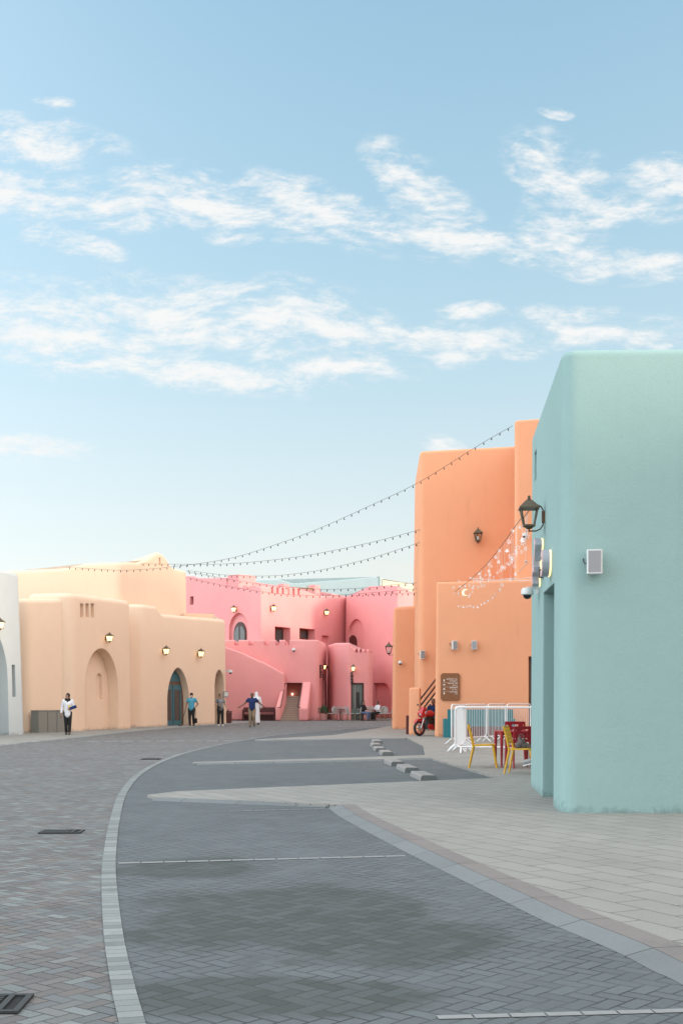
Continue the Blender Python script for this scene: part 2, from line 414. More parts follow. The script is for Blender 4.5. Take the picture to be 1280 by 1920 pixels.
def tiles(name, c, c2, w, h, rot, joint=0.02, offs=0.5, dark=(0.10, 0.10, 0.10), uv=False, jf=0.75):
    m, t, b = newmat(name); pos = t.n.new('ShaderNodeNewGeometry').outputs['Position']
    src = pos
    if uv: src = t.n.new('ShaderNodeTexCoord').outputs['UV']
    mp = t.n.new('ShaderNodeMapping'); mp.inputs['Rotation'].default_value = (0, 0, R(rot)); t.l.new(src, mp.inputs['Vector'])
    br = t.n.new('ShaderNodeTexBrick'); t.l.new(mp.outputs[0], br.inputs['Vector']); br.offset = offs; br.inputs['Scale'].default_value = 1.0
    br.inputs['Brick Width'].default_value = w; br.inputs['Row Height'].default_value = h; br.inputs['Mortar Size'].default_value = joint/2
    br.inputs['Color1'].default_value = (*c, 1); br.inputs['Color2'].default_value = (*c2, 1); br.inputs['Mortar'].default_value = (*[q*jf*0.4 for q in c], 1)
    br.inputs['Mortar Smooth'].default_value = 0.3; br.inputs['Bias'].default_value = 0.0
    fine = t.noise(pos, 45.0, 5, 0.7); big = t.noise(pos, 0.7, 6, 0.65)
    v = t.math('ADD', t.math('MULTIPLY_ADD', fine, 0.40, 0.80), t.math('MULTIPLY_ADD', big, 0.40, -0.20))
    v = t.math('ADD', v, t.math('MULTIPLY_ADD', t.noise(pos, 150.0, 2, 0.8), 0.36, -0.18))
    v = t.math('SUBTRACT', v, t.math('MULTIPLY', t.smooth(t.noise(pos, 2.6, 6, 0.7), 0.56, 0.70), 0.16))
    t.l.new(t.vmath('SCALE', br.outputs[0], scale=v), b.inputs['Base Color']); b.inputs['Roughness'].default_value = 0.7; b.inputs['Specular IOR Level'].default_value = 0.35
    t.l.new(t.bump(t.math('ADD', t.math('MULTIPLY', br.outputs['Fac'], -1.0), t.math('MULTIPLY', fine, 0.3)), 0.5, 0.005), b.inputs['Normal']); return m

M = {}
M['peach'] = plaster('peach_plaster', (0.78, 0.575, 0.425))
M['white'] = plaster('white_plaster', (0.45, 0.49, 0.50))
M['pink'] = plaster('pink_plaster', (0.76, 0.32, 0.318), c2=(0.765, 0.335, 0.325))
M['orange'] = plaster('orange_plaster', (0.73, 0.345, 0.195))
M['teal'] = plaster('teal_plaster', (0.258, 0.385, 0.370), c2=(0.266, 0.393, 0.378), var=0.026)
M['blue'] = plaster('pale_blue_plaster', (0.36, 0.45, 0.45))
M['cream'] = plaster('cream_plaster', (0.75, 0.62, 0.45))
M['road'] = paving('road_pavers', [(0.0, (0.134, 0.127, 0.121)), (0.2, (0.153, 0.154, 0.149)), (0.38, (0.117, 0.110, 0.107)), (0.52, (0.128, 0.135, 0.138)), (0.68, (0.153, 0.166, 0.163)), (0.8, (0.144, 0.128, 0.119)), (0.92, (0.174, 0.190, 0.187))], 0.09, 38, 0.075, rough=0.7)
M['bay'] = paving('bay_setts', [(0.0, (0.099, 0.113, 0.118)), (0.35, (0.104, 0.120, 0.124)), (0.7, (0.095, 0.109, 0.114))], 0.10, 42, 0.085,
                  stain=[(-0.35, 8.2, 1.3, 1.7), (-1.3, 10.5, 0.9, 0.8), (0.3, 7.4, 0.9, 1.0), (-0.5, 6.0, 1.2, 0.5)], var=0.06)
M['pave'] = tiles('pavement_tiles', (0.234, 0.230, 0.208), (0.262, 0.255, 0.232), 0.60, 0.30, 62, 0.012)
M['kerb_red'] = tiles('kerb_reddish', (0.170, 0.155, 0.147), (0.190, 0.170, 0.160), 0.9, 2.0, 0, 0.012, uv=True)
M['kerb_blue'] = tiles('kerb_bluegrey', (0.142, 0.155, 0.156), (0.165, 0.178, 0.178), 0.9, 2.0, 0, 0.012, uv=True)
M['kerb_brick'] = tiles('kerb_brick', (0.150, 0.165, 0.160), (0.250, 0.268, 0.262), 0.11, 2.0, 0, 0.007, uv=True)
M['line'] = simple('line_stone', (0.225, 0.23, 0.226), 0.7, var=0.2, scale=20)
M['ground'] = tiles('ground_paving', (0.27, 0.255, 0.245), (0.30, 0.285, 0.27), 0.3, 0.15, 20, 0.01)
M['concrete'] = simple('concrete', (0.235, 0.225, 0.215), 0.85, var=0.15, scale=25)
M['endgrey'] = simple('dark_end_grey', (0.13, 0.135, 0.13), 0.8, var=0.25, scale=30)
M['black'] = simple('black_metal', (0.02, 0.019, 0.018), 0.45)
M['bronze'] = simple('bronze_metal', (0.105, 0.085, 0.058), 0.42, 0.5)
M['rustbox'] = simple('rust_brown', (0.12, 0.055, 0.03), 0.6)
M['brown_metal'] = simple('dark_brown_wood', (0.055, 0.022, 0.015), 0.5)
M['lampglass'] = simple('lit_lamp_glass', (0.9, 0.7, 0.4), 0.3, emit=(1.0, 0.66, 0.30), es=1.6)
M['bulb'] = simple('lit_bulb', (1, 0.9, 0.7), 0.3, emit=(1.0, 0.78, 0.50), es=8.0)
M['paneglass'] = clear_glass('lamp_pane_glass')
M['glass'] = glass('window_glass')
M['greenglass'] = glass('shop_glass', (0.06, 0.085, 0.08), 0.08)
M['tealdoor'] = simple('teal_door_paint', (0.035, 0.13, 0.16), 0.45)
M['doorframe'] = wood('door_wood', (0.10, 0.055, 0.035), (0.16, 0.09, 0.06))
M['redwood'] = wood('dark_red_wood', (0.075, 0.014, 0.014), (0.10, 0.022, 0.02))
M['signwood'] = wood('sign_wood', (0.17, 0.062, 0.02), (0.25, 0.10, 0.035))
M['signtext'] = simple('sign_white', (0.75, 0.70, 0.64), 0.6)
M['step'] = simple('stair_stone', (0.40, 0.31, 0.25), 0.8, var=0.1, scale=12)
M['stepdark'] = simple('stair_riser', (0.29, 0.215, 0.175), 0.8, var=0.1, scale=12)
M['greypaint'] = simple('grey_paint', (0.21, 0.205, 0.18), 0.55)
M['white_metal'] = simple('white_painted_metal', (0.72, 0.72, 0.72), 0.4)
M['white_plastic'] = simple('white_plastic', (0.60, 0.61, 0.60), 0.4)
M['mesh_grey'] = simple('speaker_mesh', (0.26, 0.26, 0.265), 0.7)
M['dark_dome'] = simple('dark_dome', (0.01, 0.011, 0.015), 0.1)
M['yellow'] = simple('yellow_plastic', (0.62, 0.33, 0.015), 0.45)
M['red'] = simple('red_plastic', (0.30, 0.008, 0.016), 0.45)
M['redpaint'] = simple('red_gloss', (0.42, 0.012, 0.016), 0.25)
M['rubber'] = simple('rubber', (0.013, 0.012, 0.012), 0.75)
M['steel'] = simple('steel', (0.45, 0.45, 0.46), 0.3, 0.9)
M['tealpaint'] = simple('teal_paint', (0.012, 0.15, 0.17), 0.5)
M['bag'] = simple('bag_cloth', (0.11, 0.085, 0.075), 0.85, var=0.3, scale=18)
M['leaf'] = simple('leaf', (0.022, 0.06, 0.016), 0.6, var=0.5, scale=14)
M['pinkpot'] = simple('pink_pot', (0.55, 0.27, 0.26), 0.7)
M['bistro'] = simple('bistro_white', (0.40, 0.42, 0.41), 0.5)
M['rattan'] = wood('rattan', (0.24, 0.15, 0.08), (0.32, 0.2, 0.11))
M['iron'] = simple('drain_iron', (0.035, 0.037, 0.037), 0.55, 0.3, var=0.2)
M['pit'] = simple('drain_pit', (0.01, 0.01, 0.01), 0.9)
M['star'] = simple('star_plastic', (0.78, 0.70, 0.68), 0.5)
M['moon'] = simple('lit_moon', (0.9, 0.85, 0.6), 0.4, emit=(1.0, 0.85, 0.45), es=0.5)
M['cord'] = simple('white_cord', (0.62, 0.55, 0.5), 0.6)
M['letterface'] = simple('letter_face_pink', (0.60, 0.40, 0.40), 0.35)
M['letterside'] = simple('letter_side_grey', (0.40, 0.41, 0.45), 0.35, 0.3)
M['goldlight'] = simple('gold_backlight', (1, 0.8, 0.45), 0.4, emit=(1.0, 0.74, 0.36), es=0.9)
M['skin'] = simple('skin', (0.36, 0.19, 0.125), 0.55); M['skin_dark'] = simple('skin_dark', (0.19, 0.095, 0.062), 0.55); M['skin_light'] = simple('skin_light', (0.45, 0.27, 0.19), 0.55)
M['hair'] = simple('dark_hair', (0.012, 0.009, 0.008), 0.6)
M['c_white'] = simple('white_cotton', (0.70, 0.71, 0.75), 0.9); M['c_black'] = simple('black_cloth', (0.012, 0.012, 0.013), 0.9)
M['c_cyan'] = simple('cyan_shirt', (0.075, 0.32, 0.46), 0.9); M['c_grey'] = simple('grey_tee', (0.21, 0.205, 0.21), 0.9, var=0.12)
M['c_navy'] = simple('navy_polo', (0.010, 0.028, 0.115), 0.9); M['c_khaki'] = simple('khaki_trousers', (0.25, 0.19, 0.125), 0.9)
M['c_blue'] = simple('blue_jeans', (0.10, 0.14, 0.24), 0.9); M['shoe_white'] = simple('white_shoe', (0.6, 0.6, 0.58), 0.6); M['shoe_dark'] = simple('dark_shoe', (0.02, 0.018, 0.017), 0.6)
M['shoe_grey'] = simple('grey_shoe', (0.30, 0.29, 0.28), 0.7, var=0.3, scale=30)
M['yellowthing'] = simple('yellow_card', (0.6, 0.45, 0.1), 0.6)
M['interior'] = simple('dark_interior', (0.05, 0.04, 0.035), 0.9)

# ------------------------------------------------------------------ ground, road, bays, pavements, kerbs
def sheet(name, poly, z, mat, z_bot=None):
    mb = MB()
    if z_bot is None:
        mb.add([(x, y, z) for x, y in poly], [tuple(range(len(poly)))])
    else: mb.prism(poly, lambda u, v, w: Vector((u, v, w)), z_bot, z)
    me = mb.mesh(name, mat, ang=None)
    bm = bmesh.new(); bm.from_mesh(me); bmesh.ops.triangulate(bm, faces=[f for f in bm.faces if len(f.verts) > 4])
    bmesh.ops.recalc_face_normals(bm, faces=bm.faces)
    if z_bot is None:
        for f in bm.faces:
            if f.normal.z < 0: f.normal_flip()
    bm.to_mesh(me); bm.free()
    o = bpy.data.objects.new(name, me); col.objects.link(o); return tag(o, kind='structure')
def catmull(pts, m=8):
    pts = [Vector(p) for p in pts]; out_ = []
    for i in range(len(pts)-1):
        p0 = pts[max(i-1, 0)]; p1 = pts[i]; p2 = pts[i+1]; p3 = pts[min(i+2, len(pts)-1)]
        for k_ in range(m):
            t = k_/m; out_.append(0.5*((2*p1)+(p2-p0)*t+(2*p0-5*p1+4*p2-p3)*t*t+(3*p1-p0-3*p2+p3)*t**3))
    out_.append(pts[-1]); return out_
def strip(name, line, offs, mat):
    """ribbon(s) along a ground line; offs = [(sideways, z), ...] across it; UV x runs along the line in metres"""
    line = [Vector((p[0], p[1])) for p in line]; vs = []; fs = []; L = 0; us = []
    K = len(offs)
    for i, p in enumerate(line):
        a = line[max(i-1, 0)]; b = line[min(i+1, len(line)-1)]; t = (b-a).normalized(); n = Vector((t.y, -t.x))
        if i: L += (p-line[i-1]).length
        for (o_, z) in offs: q = p+n*o_; vs.append((q.x, q.y, z)); us.append((L, o_+1.0))
    for i in range(len(line)-1):
        for k_ in range(K-1): fs.append((i*K+k_, i*K+k_+1, (i+1)*K+k_+1, (i+1)*K+k_))
    me = bpy.data.meshes.new(name); me.from_pydata(vs, [], fs); uvl = me.uv_layers.new(name='UVMap')
    for lp in me.loops: uvl.data[lp.index].uv = us[lp.vertex_index]
    bm = bmesh.new(); bm.from_mesh(me); bm.normal_update()
    for f in bm.faces:
        if f.normal.z < 0: f.normal_flip()
    bm.to_mesh(me); bm.free(); me.materials.append(mat)
    o = bpy.data.objects.new(name, me); col.objects.link(o); return tag(o, kind='structure')

sheet('ground', [(-400, -60), (400, -60), (400, 900), (-400, 900)], 0.0, M['ground'])
PZ = 0.045
kerb_pts = [(-0.30, 3.2), (-0.72, 4.5)]+[G(*p) for p in [(247,1920),(230,1850),(212,1750),(204,1650),(206,1600),(215,1540),(230,1490),(255,1458),(290,1435),(340,1415),(400,1400),(460,1388),(520,1379)]]+[(-0.9, 53.0), (1.8, 60.0)]
kerb = [tuple(p) for p in catmull(kerb_pts, 8)]
KW = 0.06
sheet('road', [(-40, -5), (-0.2, -5)]+[(p[0], p[1]) for p in kerb]+[(8, 70), (8, 96), (-40, 96)], 0.004, M['road'])
strip('kerb', kerb, [(-KW, 0.012), (KW, 0.012)], M['kerb_brick'])
sheet('parking_bay', [(12, -5), (-0.2, -5)]+[(p[0]+0.0, p[1]) for p in kerb]+[(12, 70)], 0.006, M['bay'])
# raised light pavement with fingers between the bays
K1 = [(2.15, 2.0), (1.95, 4.6), (1.77, 6.2), (1.70, 6.53), (1.60, 7.08), (1.35, 8.0), (1.167, 8.9), (0.733, 10.99), (0.36, 12.9), (0.0, 14.87), (-0.18, 16.2)]
K1s = [tuple(p) for p in catmull(K1, 5)]
K2 = [(-0.22, 16.25), (-1.5, 16.75), (-2.75, 17.3)]
K3 = [(2.2, 28.7), (0.0, 27.6), (-3.2, 26.5)]
K4 = [(2.3, 43.0), (0.0, 42.0), (-2.9, 40.8)]
def offset(line, o_):
    res = []; L = [Vector(p) for p in line]
    for i, p in enumerate(L):
        a = L[max(i-1, 0)]; b = L[min(i+1, len(L)-1)]; t = (b-a).normalized(); q = p+Vector((t.y, -t.x))*o_; res.append((q.x, q.y))
    return res
SL = 0.17
K1i = offset(K1s, SL); K2i = offset(K2, SL); K3i = offset(K3, SL); K4i = offset(K4, SL)
pave_poly = K1i+K2i[1:]+[(-2.9, 17.9), (-2.55, 18.6), (0, 20.1), (2.85, 21.7)]+K3i+[(-3.35, 27.0), (0, 28.9), (2.1, 30.3), (2.45, 36), (2.35, 43.2)]+K4i[1:]+[(-3.0, 41.4), (-0.37, 46.2), (1.2, 54), (2.54, 61.4), (40, 61.4), (40, 2.0)]
sheet('pavement', pave_poly, PZ, M['pave'], 0.001)
# stepped kerb: bluish sloping stones, then (on the long side) reddish flags lying in the pavement
strip('kerb_slope', K1s, [(0.0, 0.008), (SL, PZ+0.003)], M['kerb_blue'])
strip('kerb_slope', K2, [(0.0, 0.008), (SL, PZ+0.003)], M['kerb_blue'])
strip('kerb_slope', K3, [(0.0, 0.008), (SL, PZ+0.003)], M['kerb_blue'])
strip('kerb_slope', K4, [(0.0, 0.008), (SL, PZ+0.003)], M['kerb_blue'])
strip('kerb_flags', K1s, [(SL+0.002, PZ+0.004), (SL+0.20, PZ+0.004)], M['kerb_red'])
# far-side pavement along the peach shops
lp_edge = [(-11.8, 28), (-10.9, 34), (-10.4, 37.5), (-9.7, 44.4), (-9.0, 52.6), (-7.7, 60.3), (-6.0, 67.5), (-5.4, 73)]
lpe = [tuple(p) for p in catmull(lp_edge, 6)]
sheet('pavement', [(p[0], p[1]) for p in lpe]+[(-30, 73), (-30, 28)], PZ, M['pave'], 0.002)
strip('kerb', lpe, [(-0.001, PZ+0.003), (0.10, 0.010)], M['kerb_brick'])
# parking lines and a row of light stones across the road
def dashes(name, A, B, n, gap, w, z=0.010):
    mb = MB(); A = Vector(A); B = Vector(B)
    for i in range(n):
        p = A.lerp(B, i/n); q = A.lerp(B, (i+1-gap)/n); s_ = (q-p).normalized(); c_ = Vector((-s_.y, s_.x))*w/2
        mb.add([(p.x+c_.x, p.y+c_.y, z), (p.x-c_.x, p.y-c_.y, z), (q.x-c_.x, q.y-c_.y, z), (q.x+c_.x, q.y+c_.y, z)], [(0, 1, 2, 3)])
    return tag(mb.build(name, M['line'], ang=None), kind='structure')
dashes('bay_line', G(222, 1621), G(762, 1607), 13, 0.06, 0.085)
dashes('bay_line', G(820, 1912), (2.0, 5.75), 9, 0.05, 0.065)
dashes('bay_line', G(430, 1523), G(610, 1518), 8, 0.10, 0.06)
dashes('road_line', G(165, 1391), G(450, 1390), 9, 0.30, 0.5)

# drains
def drain(label, loc, w, d, nb):
    t = thing('drain_grate', label, 'drain', (loc[0], loc[1], 0.006), R(2), 'iron drain grates set in the brick road')
    mb = MB(); mb.box((0, 0, 0.002), (w, d, 0.004)); mb.build('pit', M['pit'], t, ang=None)
    mb = MB(); e = 0.03
    for s_ in (-1, 1): mb.box((0, s_*(d/2-e/2), 0.008), (w, e, 0.012)); mb.box((s_*(w/2-e/2), 0, 0.0085), (e, d-2*e, 0.012))
    mb.box((w/2-0.10, 0, 0.0085), (0.03, d-2*e, 0.012))
    mb.build('frame', M['iron'], t, ang=None)
    mb = MB()
    for i in range(nb): mb.box((-0.05, -d/2+e+(i+0.5)*(d-2*e)/nb, 0.0085), (w-0.16, (d-2*e)/nb*0.5, 0.010))
    mb.build('bars', M['iron'], t, ang=None)
drain('nearest iron drain grate, cut off by the bottom left corner', (-1.83, 5.82), 0.60, 0.34, 8)
drain('middle iron drain grate in the brick road left of the curved kerb', (-3.10, 13.3), 0.46, 0.30, 5)
drain('farthest small drain grate beside the far bend of the kerb', (-4.6, 29.0), 0.45, 0.45, 5)

# wheel stops
def stop_proto():
    t = thing('wheel_stop', 'x', 'wheel stop', (0, 0, 0))
    mb = MB(); prof = [(-0.15, 0), (-0.14, 0.075), (-0.115, 0.10), (0.115, 0.10), (0.14, 0.075), (0.15, 0)]
    mb.prism(prof, lambda u, v, w: Vector((u, w, v)), 0, 1.3)
    mb.build('block', M['concrete'], t, ang=25)
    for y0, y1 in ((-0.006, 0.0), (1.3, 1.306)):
        mb = MB(); mb.prism([(u*0.985, v*0.985) for u, v in prof], lambda u, v, w: Vector((u, w, v)), y0, y1); mb.build('end_face', M['endgrey'], t, ang=None)  # thin darker grey plate on each end of the block
    return t
st0 = stop_proto()
spots = [(1.56, 21.45, 'nearest concrete wheel stop at the front of the line of three'), (1.40, 23.8, 'concrete wheel stop in the middle of the front line of three'), (1.22, 26.0, 'last concrete wheel stop of the front line, by the light strip'),
         (1.18, 30.6, 'nearest wheel stop in the far bay, with a dark end'), (1.08, 33.0, 'second wheel stop from the front in the far bay'), (1.06, 35.6, 'third wheel stop from the front in the far bay'), (1.17, 38.4, 'farthest small wheel stop in the far bay')]
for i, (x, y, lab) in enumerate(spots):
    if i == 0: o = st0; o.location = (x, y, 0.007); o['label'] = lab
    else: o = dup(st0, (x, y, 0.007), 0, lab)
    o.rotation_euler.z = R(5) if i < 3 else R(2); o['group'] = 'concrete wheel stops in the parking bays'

# ------------------------------------------------------------------ buildings
def wallpart(name, plan, mat, parent, cuts=(), **kw):
    o = adobe(plan, **kw).build(name, mat, parent, world=True)
    if cuts: cut(o, list(cuts))
    return o
def niche(f, poly, depth, out_=0.6):
    mb = MB(); mb.prism(poly, f.fn(), out_, -depth); return mb
def panel(f, poly, off, th, name, mat, parent, ang=35):
    mb = MB(); mb.prism(poly, f.fn(), off, off-th); return mb.build(name, mat, parent, ang, world=True)

# --- teal building at the right
tb = thing('teal_building', 'nearest building, mint teal rounded plaster block at the right edge', 'building', (2.75, 15.13, 0))
fL = Facade((3.10, 19.65), (2.76, 15.1), 0.004)      # street side
fF = Facade((2.76, 15.1), (12, 15.02), 0.004)
uA, zt = fL.uz(1017, 1112); uB = fL.uz(1037, 1112)[0]
door_cut = niche(fL, rect(uA, uB, -0.05, 3.03), 1.1)
us, _ = fL.uz(1001.5, 880)
slit = niche(fL, rect(us-0.22, us+0.12, Z(905, 19.2), Z(850, 19.2)), 0.14)
wallpart('wall', [(2.76, 15.1, 5.90, 0.22), (12, 15.02, 5.95), (12, 24, 5.9), (3.9, 24, 5.9), (3.10, 19.65, 5.80, 0.14)], M['teal'], tb, [door_cut, slit], rt=0.09, batter=0.004, step=0.5)
fb = Facade((fL.A-fL.n*0.95), (fL.B-fL.n*0.95), 0)
panel(fb, rect(uA+0.05, uB-0.05, 0.0, 2.6), 0, 0.06, 'door', M['tealdoor'], tb)

# --- orange complex
ob = thing('orange_building', 'orange plaster building with a tall windowless tower and low front block', 'building', (3.4, 44.4, 0))
fO = Facade((3.40, 44.4), (9.5, 44.4)); fT = Facade((3.13, 50), (9, 50)); fW = Facade((2.34, 55.3), (3.7, 55.3))
ud = fO.uz(991, 1240)[0]
wallpart('low_block', [(3.40, 44.4, 5.80, 0.15), (9.5, 44.4, 5.95), (9.5, 50.2, 5.95), (5.4, 49.9, 5.8)], M['orange'], ob, [niche(fO, rect(ud, ud+1.4, -0.05, Z(1231, 44.4)), 0.5)], rt=0.12)
fO5 = Facade((3.4, 44.4+0.45), (9.5, 44.4+0.45), 0)
panel(fO5, rect(ud, ud+1.4, 0, Z(1231, 44.4)), 0.0, 0.06, 'door', M['doorframe'], ob)
wallpart('tower', [(3.13, 50, 11.82, 0.35), (9, 50, 12.1), (9, 58, 12.1), (3.4, 58, 11.9)], M['orange'], ob, rt=0.14)
wallpart('pillar_block', [(6.60, 46, 12.15, 0.2), (10.5, 45.6, 12.3), (10.5, 52, 12.3), (7.75, 52, 12.2)], M['orange'], ob, rt=0.1, batter=0.002)
wn = niche(fW, arch_poly(fW.uz(776, 1300)[0], fW.uz(776, 1300)[0]+1.2, -0.05, 2.6, Z(1243, 55.3)), 0.35)
wallpart('side_wing', [(2.34, 55.3, 5.68, 0.2), (3.9, 55.3, 5.75), (3.9, 62, 5.7), (2.6, 62, 5.7)], M['orange'], ob, [wn], rt=0.18)
# stairs between low block and tower
sdir2 = Vector((0.53, 0.848)); sn = Vector((sdir2.y, -sdir2.x)); S0 = Vector((3.10, 46.7))
mb = MB(); NS = 13
for i in range(NS):
    a = S0+sdir2*(0.27*i); z1 = PZ+0.165*(i+1)
    q = [a, a+sn*0.78, a+sn*0.78+sdir2*0.275, a+sdir2*0.275]
    if i == NS-1: q[2] += sdir2*1.2; q[3] += sdir2*1.2
    mb.add([(p.x, p.y, 0) for p in q]+[(p.x, p.y, z1) for p in q], [(3,2,1,0), (4,5,6,7), (0,1,5,4), (1,2,6,5), (2,3,7,6), (3,0,4,7)])
mb.build('staircase', M['step'], ob, ang=None, world=True)
fl = lambda u, v, w: Vector((S0.x+sdir2.x*u-sn.x*w, S0.y+sdir2.y*u-sn.y*w, v))
mb = MB(); mb.prism([(0.25, 0), (0.25, 0.75), (3.5, 2.75), (4.6, 2.75), (4.6, 0)], fl, 0.0, 0.28); soften(mb.build('stair_wall', M['orange'], ob, world=True), 0.05)
wallpart('stair_post', [(2.64, 47.3, 1.88, 0.06), (2.66, 46.7, 1.88, 0.06), (3.06, 46.55, 1.88, 0.06), (3.14, 47.1, 1.88, 0.06)], M['orange'], ob, rt=0.06)
for i in range(3):
    mb = MB(); zo = 0.20+0.26*i
    mb.tube([fl(0.12, 0.72+zo-0.03, 0.12), fl(3.3, 2.63+zo, 0.12)], 0.035, 8); mb.build('handrail', M['brown_metal'], ob, world=True)

# --- peach building
pb = thing('peach_building', 'peach plaster building with arched doorways and lit lanterns', 'building', (-11.55, 51.0, 0))
A1, B1 = (-11.55, 51.0), (-9.87, 56.25); f1 = Facade(A1, B1)
A2, B2 = (-9.75, 59.4), (-6.4, 66.8); f2 = Facade(A2, B2)
wallpart('recess_wall', [(-18, 50.6, 5.6), (-12.95, 49.8, 5.62, 0.5), (-11.7, 51.5, 5.75), (-12, 58, 5.7), (-18, 58, 5.7)], M['peach'], pb, rt=0.22)
uL, zA = f1.uz(160.5, 1216); uR = f1.uz(222, 1216)[0]; zA = Z(1216, f1.d(191))
arch1 = niche(f1, arch_poly(uL, uR, -0.05, 1.9, zA, n=18, point=0.0), 0.5)
cuts1 = [arch1]
for p0, p1 in ((153, 159), (163, 169), (173, 179)):
    a = f1.uz(p0, 1140)[0]; b_ = f1.uz(p1, 1140)[0]; d_ = f1.d((p0+p1)/2); cuts1.append(niche(f1, rect(a, b_, Z(1158, d_), Z(1132, d_)), 0.22))
arch_wall = wallpart('arch_wall', [(-13.6, 51.9, 6.0), (-11.55, 51.0, 5.98, 0.55), prof_pts(A1, B1, [(205, 1121)])[0], (-9.87, 56.25, 6.05, 0.3), (-10.7, 59, 6.0), (-15, 59, 6.0)], M['peach'], pb, cuts1, rt=0.25)
fb1 = Facade(Vector(A1)-f1.n*0.5, Vector(B1)-f1.n*0.5, 0.012)
# blind slot at the back of the arch
uS0, zS = fb1.uz(182, 1262); uS1 = fb1.uz(192, 1262)[0]
cut(arch_wall, [niche(fb1, arch_poly(uS0, uS1, Z(1311, 53), Z(1270, 53), Z(1262, 53)), 0.12, out_=0.05)])
s2 = prof_pts(A2, B2, [(296, 1136.5), (303, 1147), (308, 1151.5)])
uL2 = f2.uz(314, 1300)[0]; uR2 = f2.uz(355.5, 1300)[0]; d2 = f2.d(335)
a2 = arch_poly(uL2, uR2, -0.05, 1.25, Z(1252, d2), n=18, point=0.12)
uL3 = f2.uz(403, 1300)[0]; uR3 = f2.uz(421, 1300)[0]; a3 = arch_poly(uL3, uR3, -0.05, 2.0, Z(1256, f2.d(412)), n=14)
wallpart('shop_wall', [(-13, 58.6, 6.1), (-9.75, 59.4, 6.12, 0.6)]+[(x, y, z, 0.05) for x, y, z in s2]+[(-6.4, 66.8, 5.85, 0.25), (-8, 71, 5.8), (-14, 71, 5.9)], M['peach'], pb,
         [niche(f2, a2, 0.46), niche(f2, a3, 0.9)], rt=0.22)
fd = Facade(Vector(A2)-f2.n*0.36, Vector(B2)-f2.n*0.36, 0.012)
# teal double door with fanlight in the big arch
dr = panel(fd, arch_poly(uL2+0.02, uR2-0.02, 0.0, 1.25, Z(1252, d2)-0.05, n=16, point=0.12), 0.0, 0.08, 'door_frame', M['doorframe'], pb)
wv = uR2-uL2; wz = 2.15
for k_ in range(2):
    a = uL2+wv*(0.10+0.40*k_); b_ = a+wv*0.37
    lf = panel(fd, rect(a, b_, 0.06, wz), 0.03, 0.05, 'door_leaf', M['tealdoor'], pb)
    panel(fd, rect(a+wv*0.06, b_-wv*0.06, 0.3, 1.9), 0.04, 0.012, 'door_glass', M['glass'], lf)
panel(fd, arch_poly(uL2+wv*0.12, uR2-wv*0.16, wz+0.18, wz+0.2, Z(1252, d2)-0.15, n=12, point=0.1), 0.025, 0.03, 'fanlight', M['tealdoor'], pb)
panel(Facade(Vector(A2)-f2.n*0.8, Vector(B2)-f2.n*0.8, 0.012), arch_poly(uL3, uR3, 0.0, 2.0, Z(1256, f2.d(412))-0.02, n=12), -0.02, 0.06, 'side_door', M['doorframe'], pb)
A3, B3 = (-11, 60), (-9.2, 72)
s3 = prof_pts(A3, B3, [(245,1054),(265,1055),(277,1050),(285,1045.5),(291,1041),(297,1037),(303,1035.5),(310,1039),(314,1044),(318,1050),(322,1057),(325,1062),(335,1066)])
s3b = prof_pts((-17.5, 61), (-11, 60), [(100, 1066), (125, 1064), (140, 1060), (160, 1055.5), (195, 1054)])
f3 = Facade(A3, B3); u3 = f3.uz(303, 1052)[0]; d3 = f3.d(303)
wallpart('upper_storey', [(-17.5, 61, 7.95)]+[(x, y, z, 0.05) for x, y, z in s3b]+[(-11, 60, 8.28, 0.9)]+[(x, y, z, 0.05) for x, y, z in s3]+[(-9.2, 72, 9.08, 0.3), (-12, 75, 9), (-18, 74, 8.2)], M['peach'], pb,
         [niche(f3, rect(u3-0.16, u3+0.16, Z(1060, d3), Z(1046, d3)), 0.25)], rt=0.18)
wallpart('back_parapet', [(-9.4, 70.5, 6.45, 0.1), (-7.42, 70.2, 6.42, 0.1), (-7.5, 74, 6.4, 0.1), (-9.3, 74, 6.4, 0.1)], M['peach'], pb, rt=0.06)

# --- white building at far left
wb = thing('white_building', 'pale white plaster building cut off by the left edge of the photo', 'building', (-12.4, 46.9, 0))
A4, B4 = (-15.2, 42.2), (-12.4, 46.9); f4 = Facade(A4, B4, 0.035)
uq = f4.uz(17, 1300)[0]; u5 = f4.uz(25.5, 1300)[0]; u6 = f4.uz(31.5, 1300)[0]; d5 = f4.d(28)
wallpart('wall', [(-20, 41.5, 6.4), (-15.2, 42.2, 6.75), (-12.4, 46.9, 6.35, 0.25), (-13.4, 49.3, 6.3), (-20, 49.3, 6.4)], M['white'], wb,
         [niche(f4, arch_poly(uq-3.0, uq, -0.05, 2.3, 4.75, n=18, point=0.1), 0.8), niche(f4, rect(u5, u6, Z(1307, d5), Z(1247, d5)), 0.18)], rt=0.15, batter=0.035)

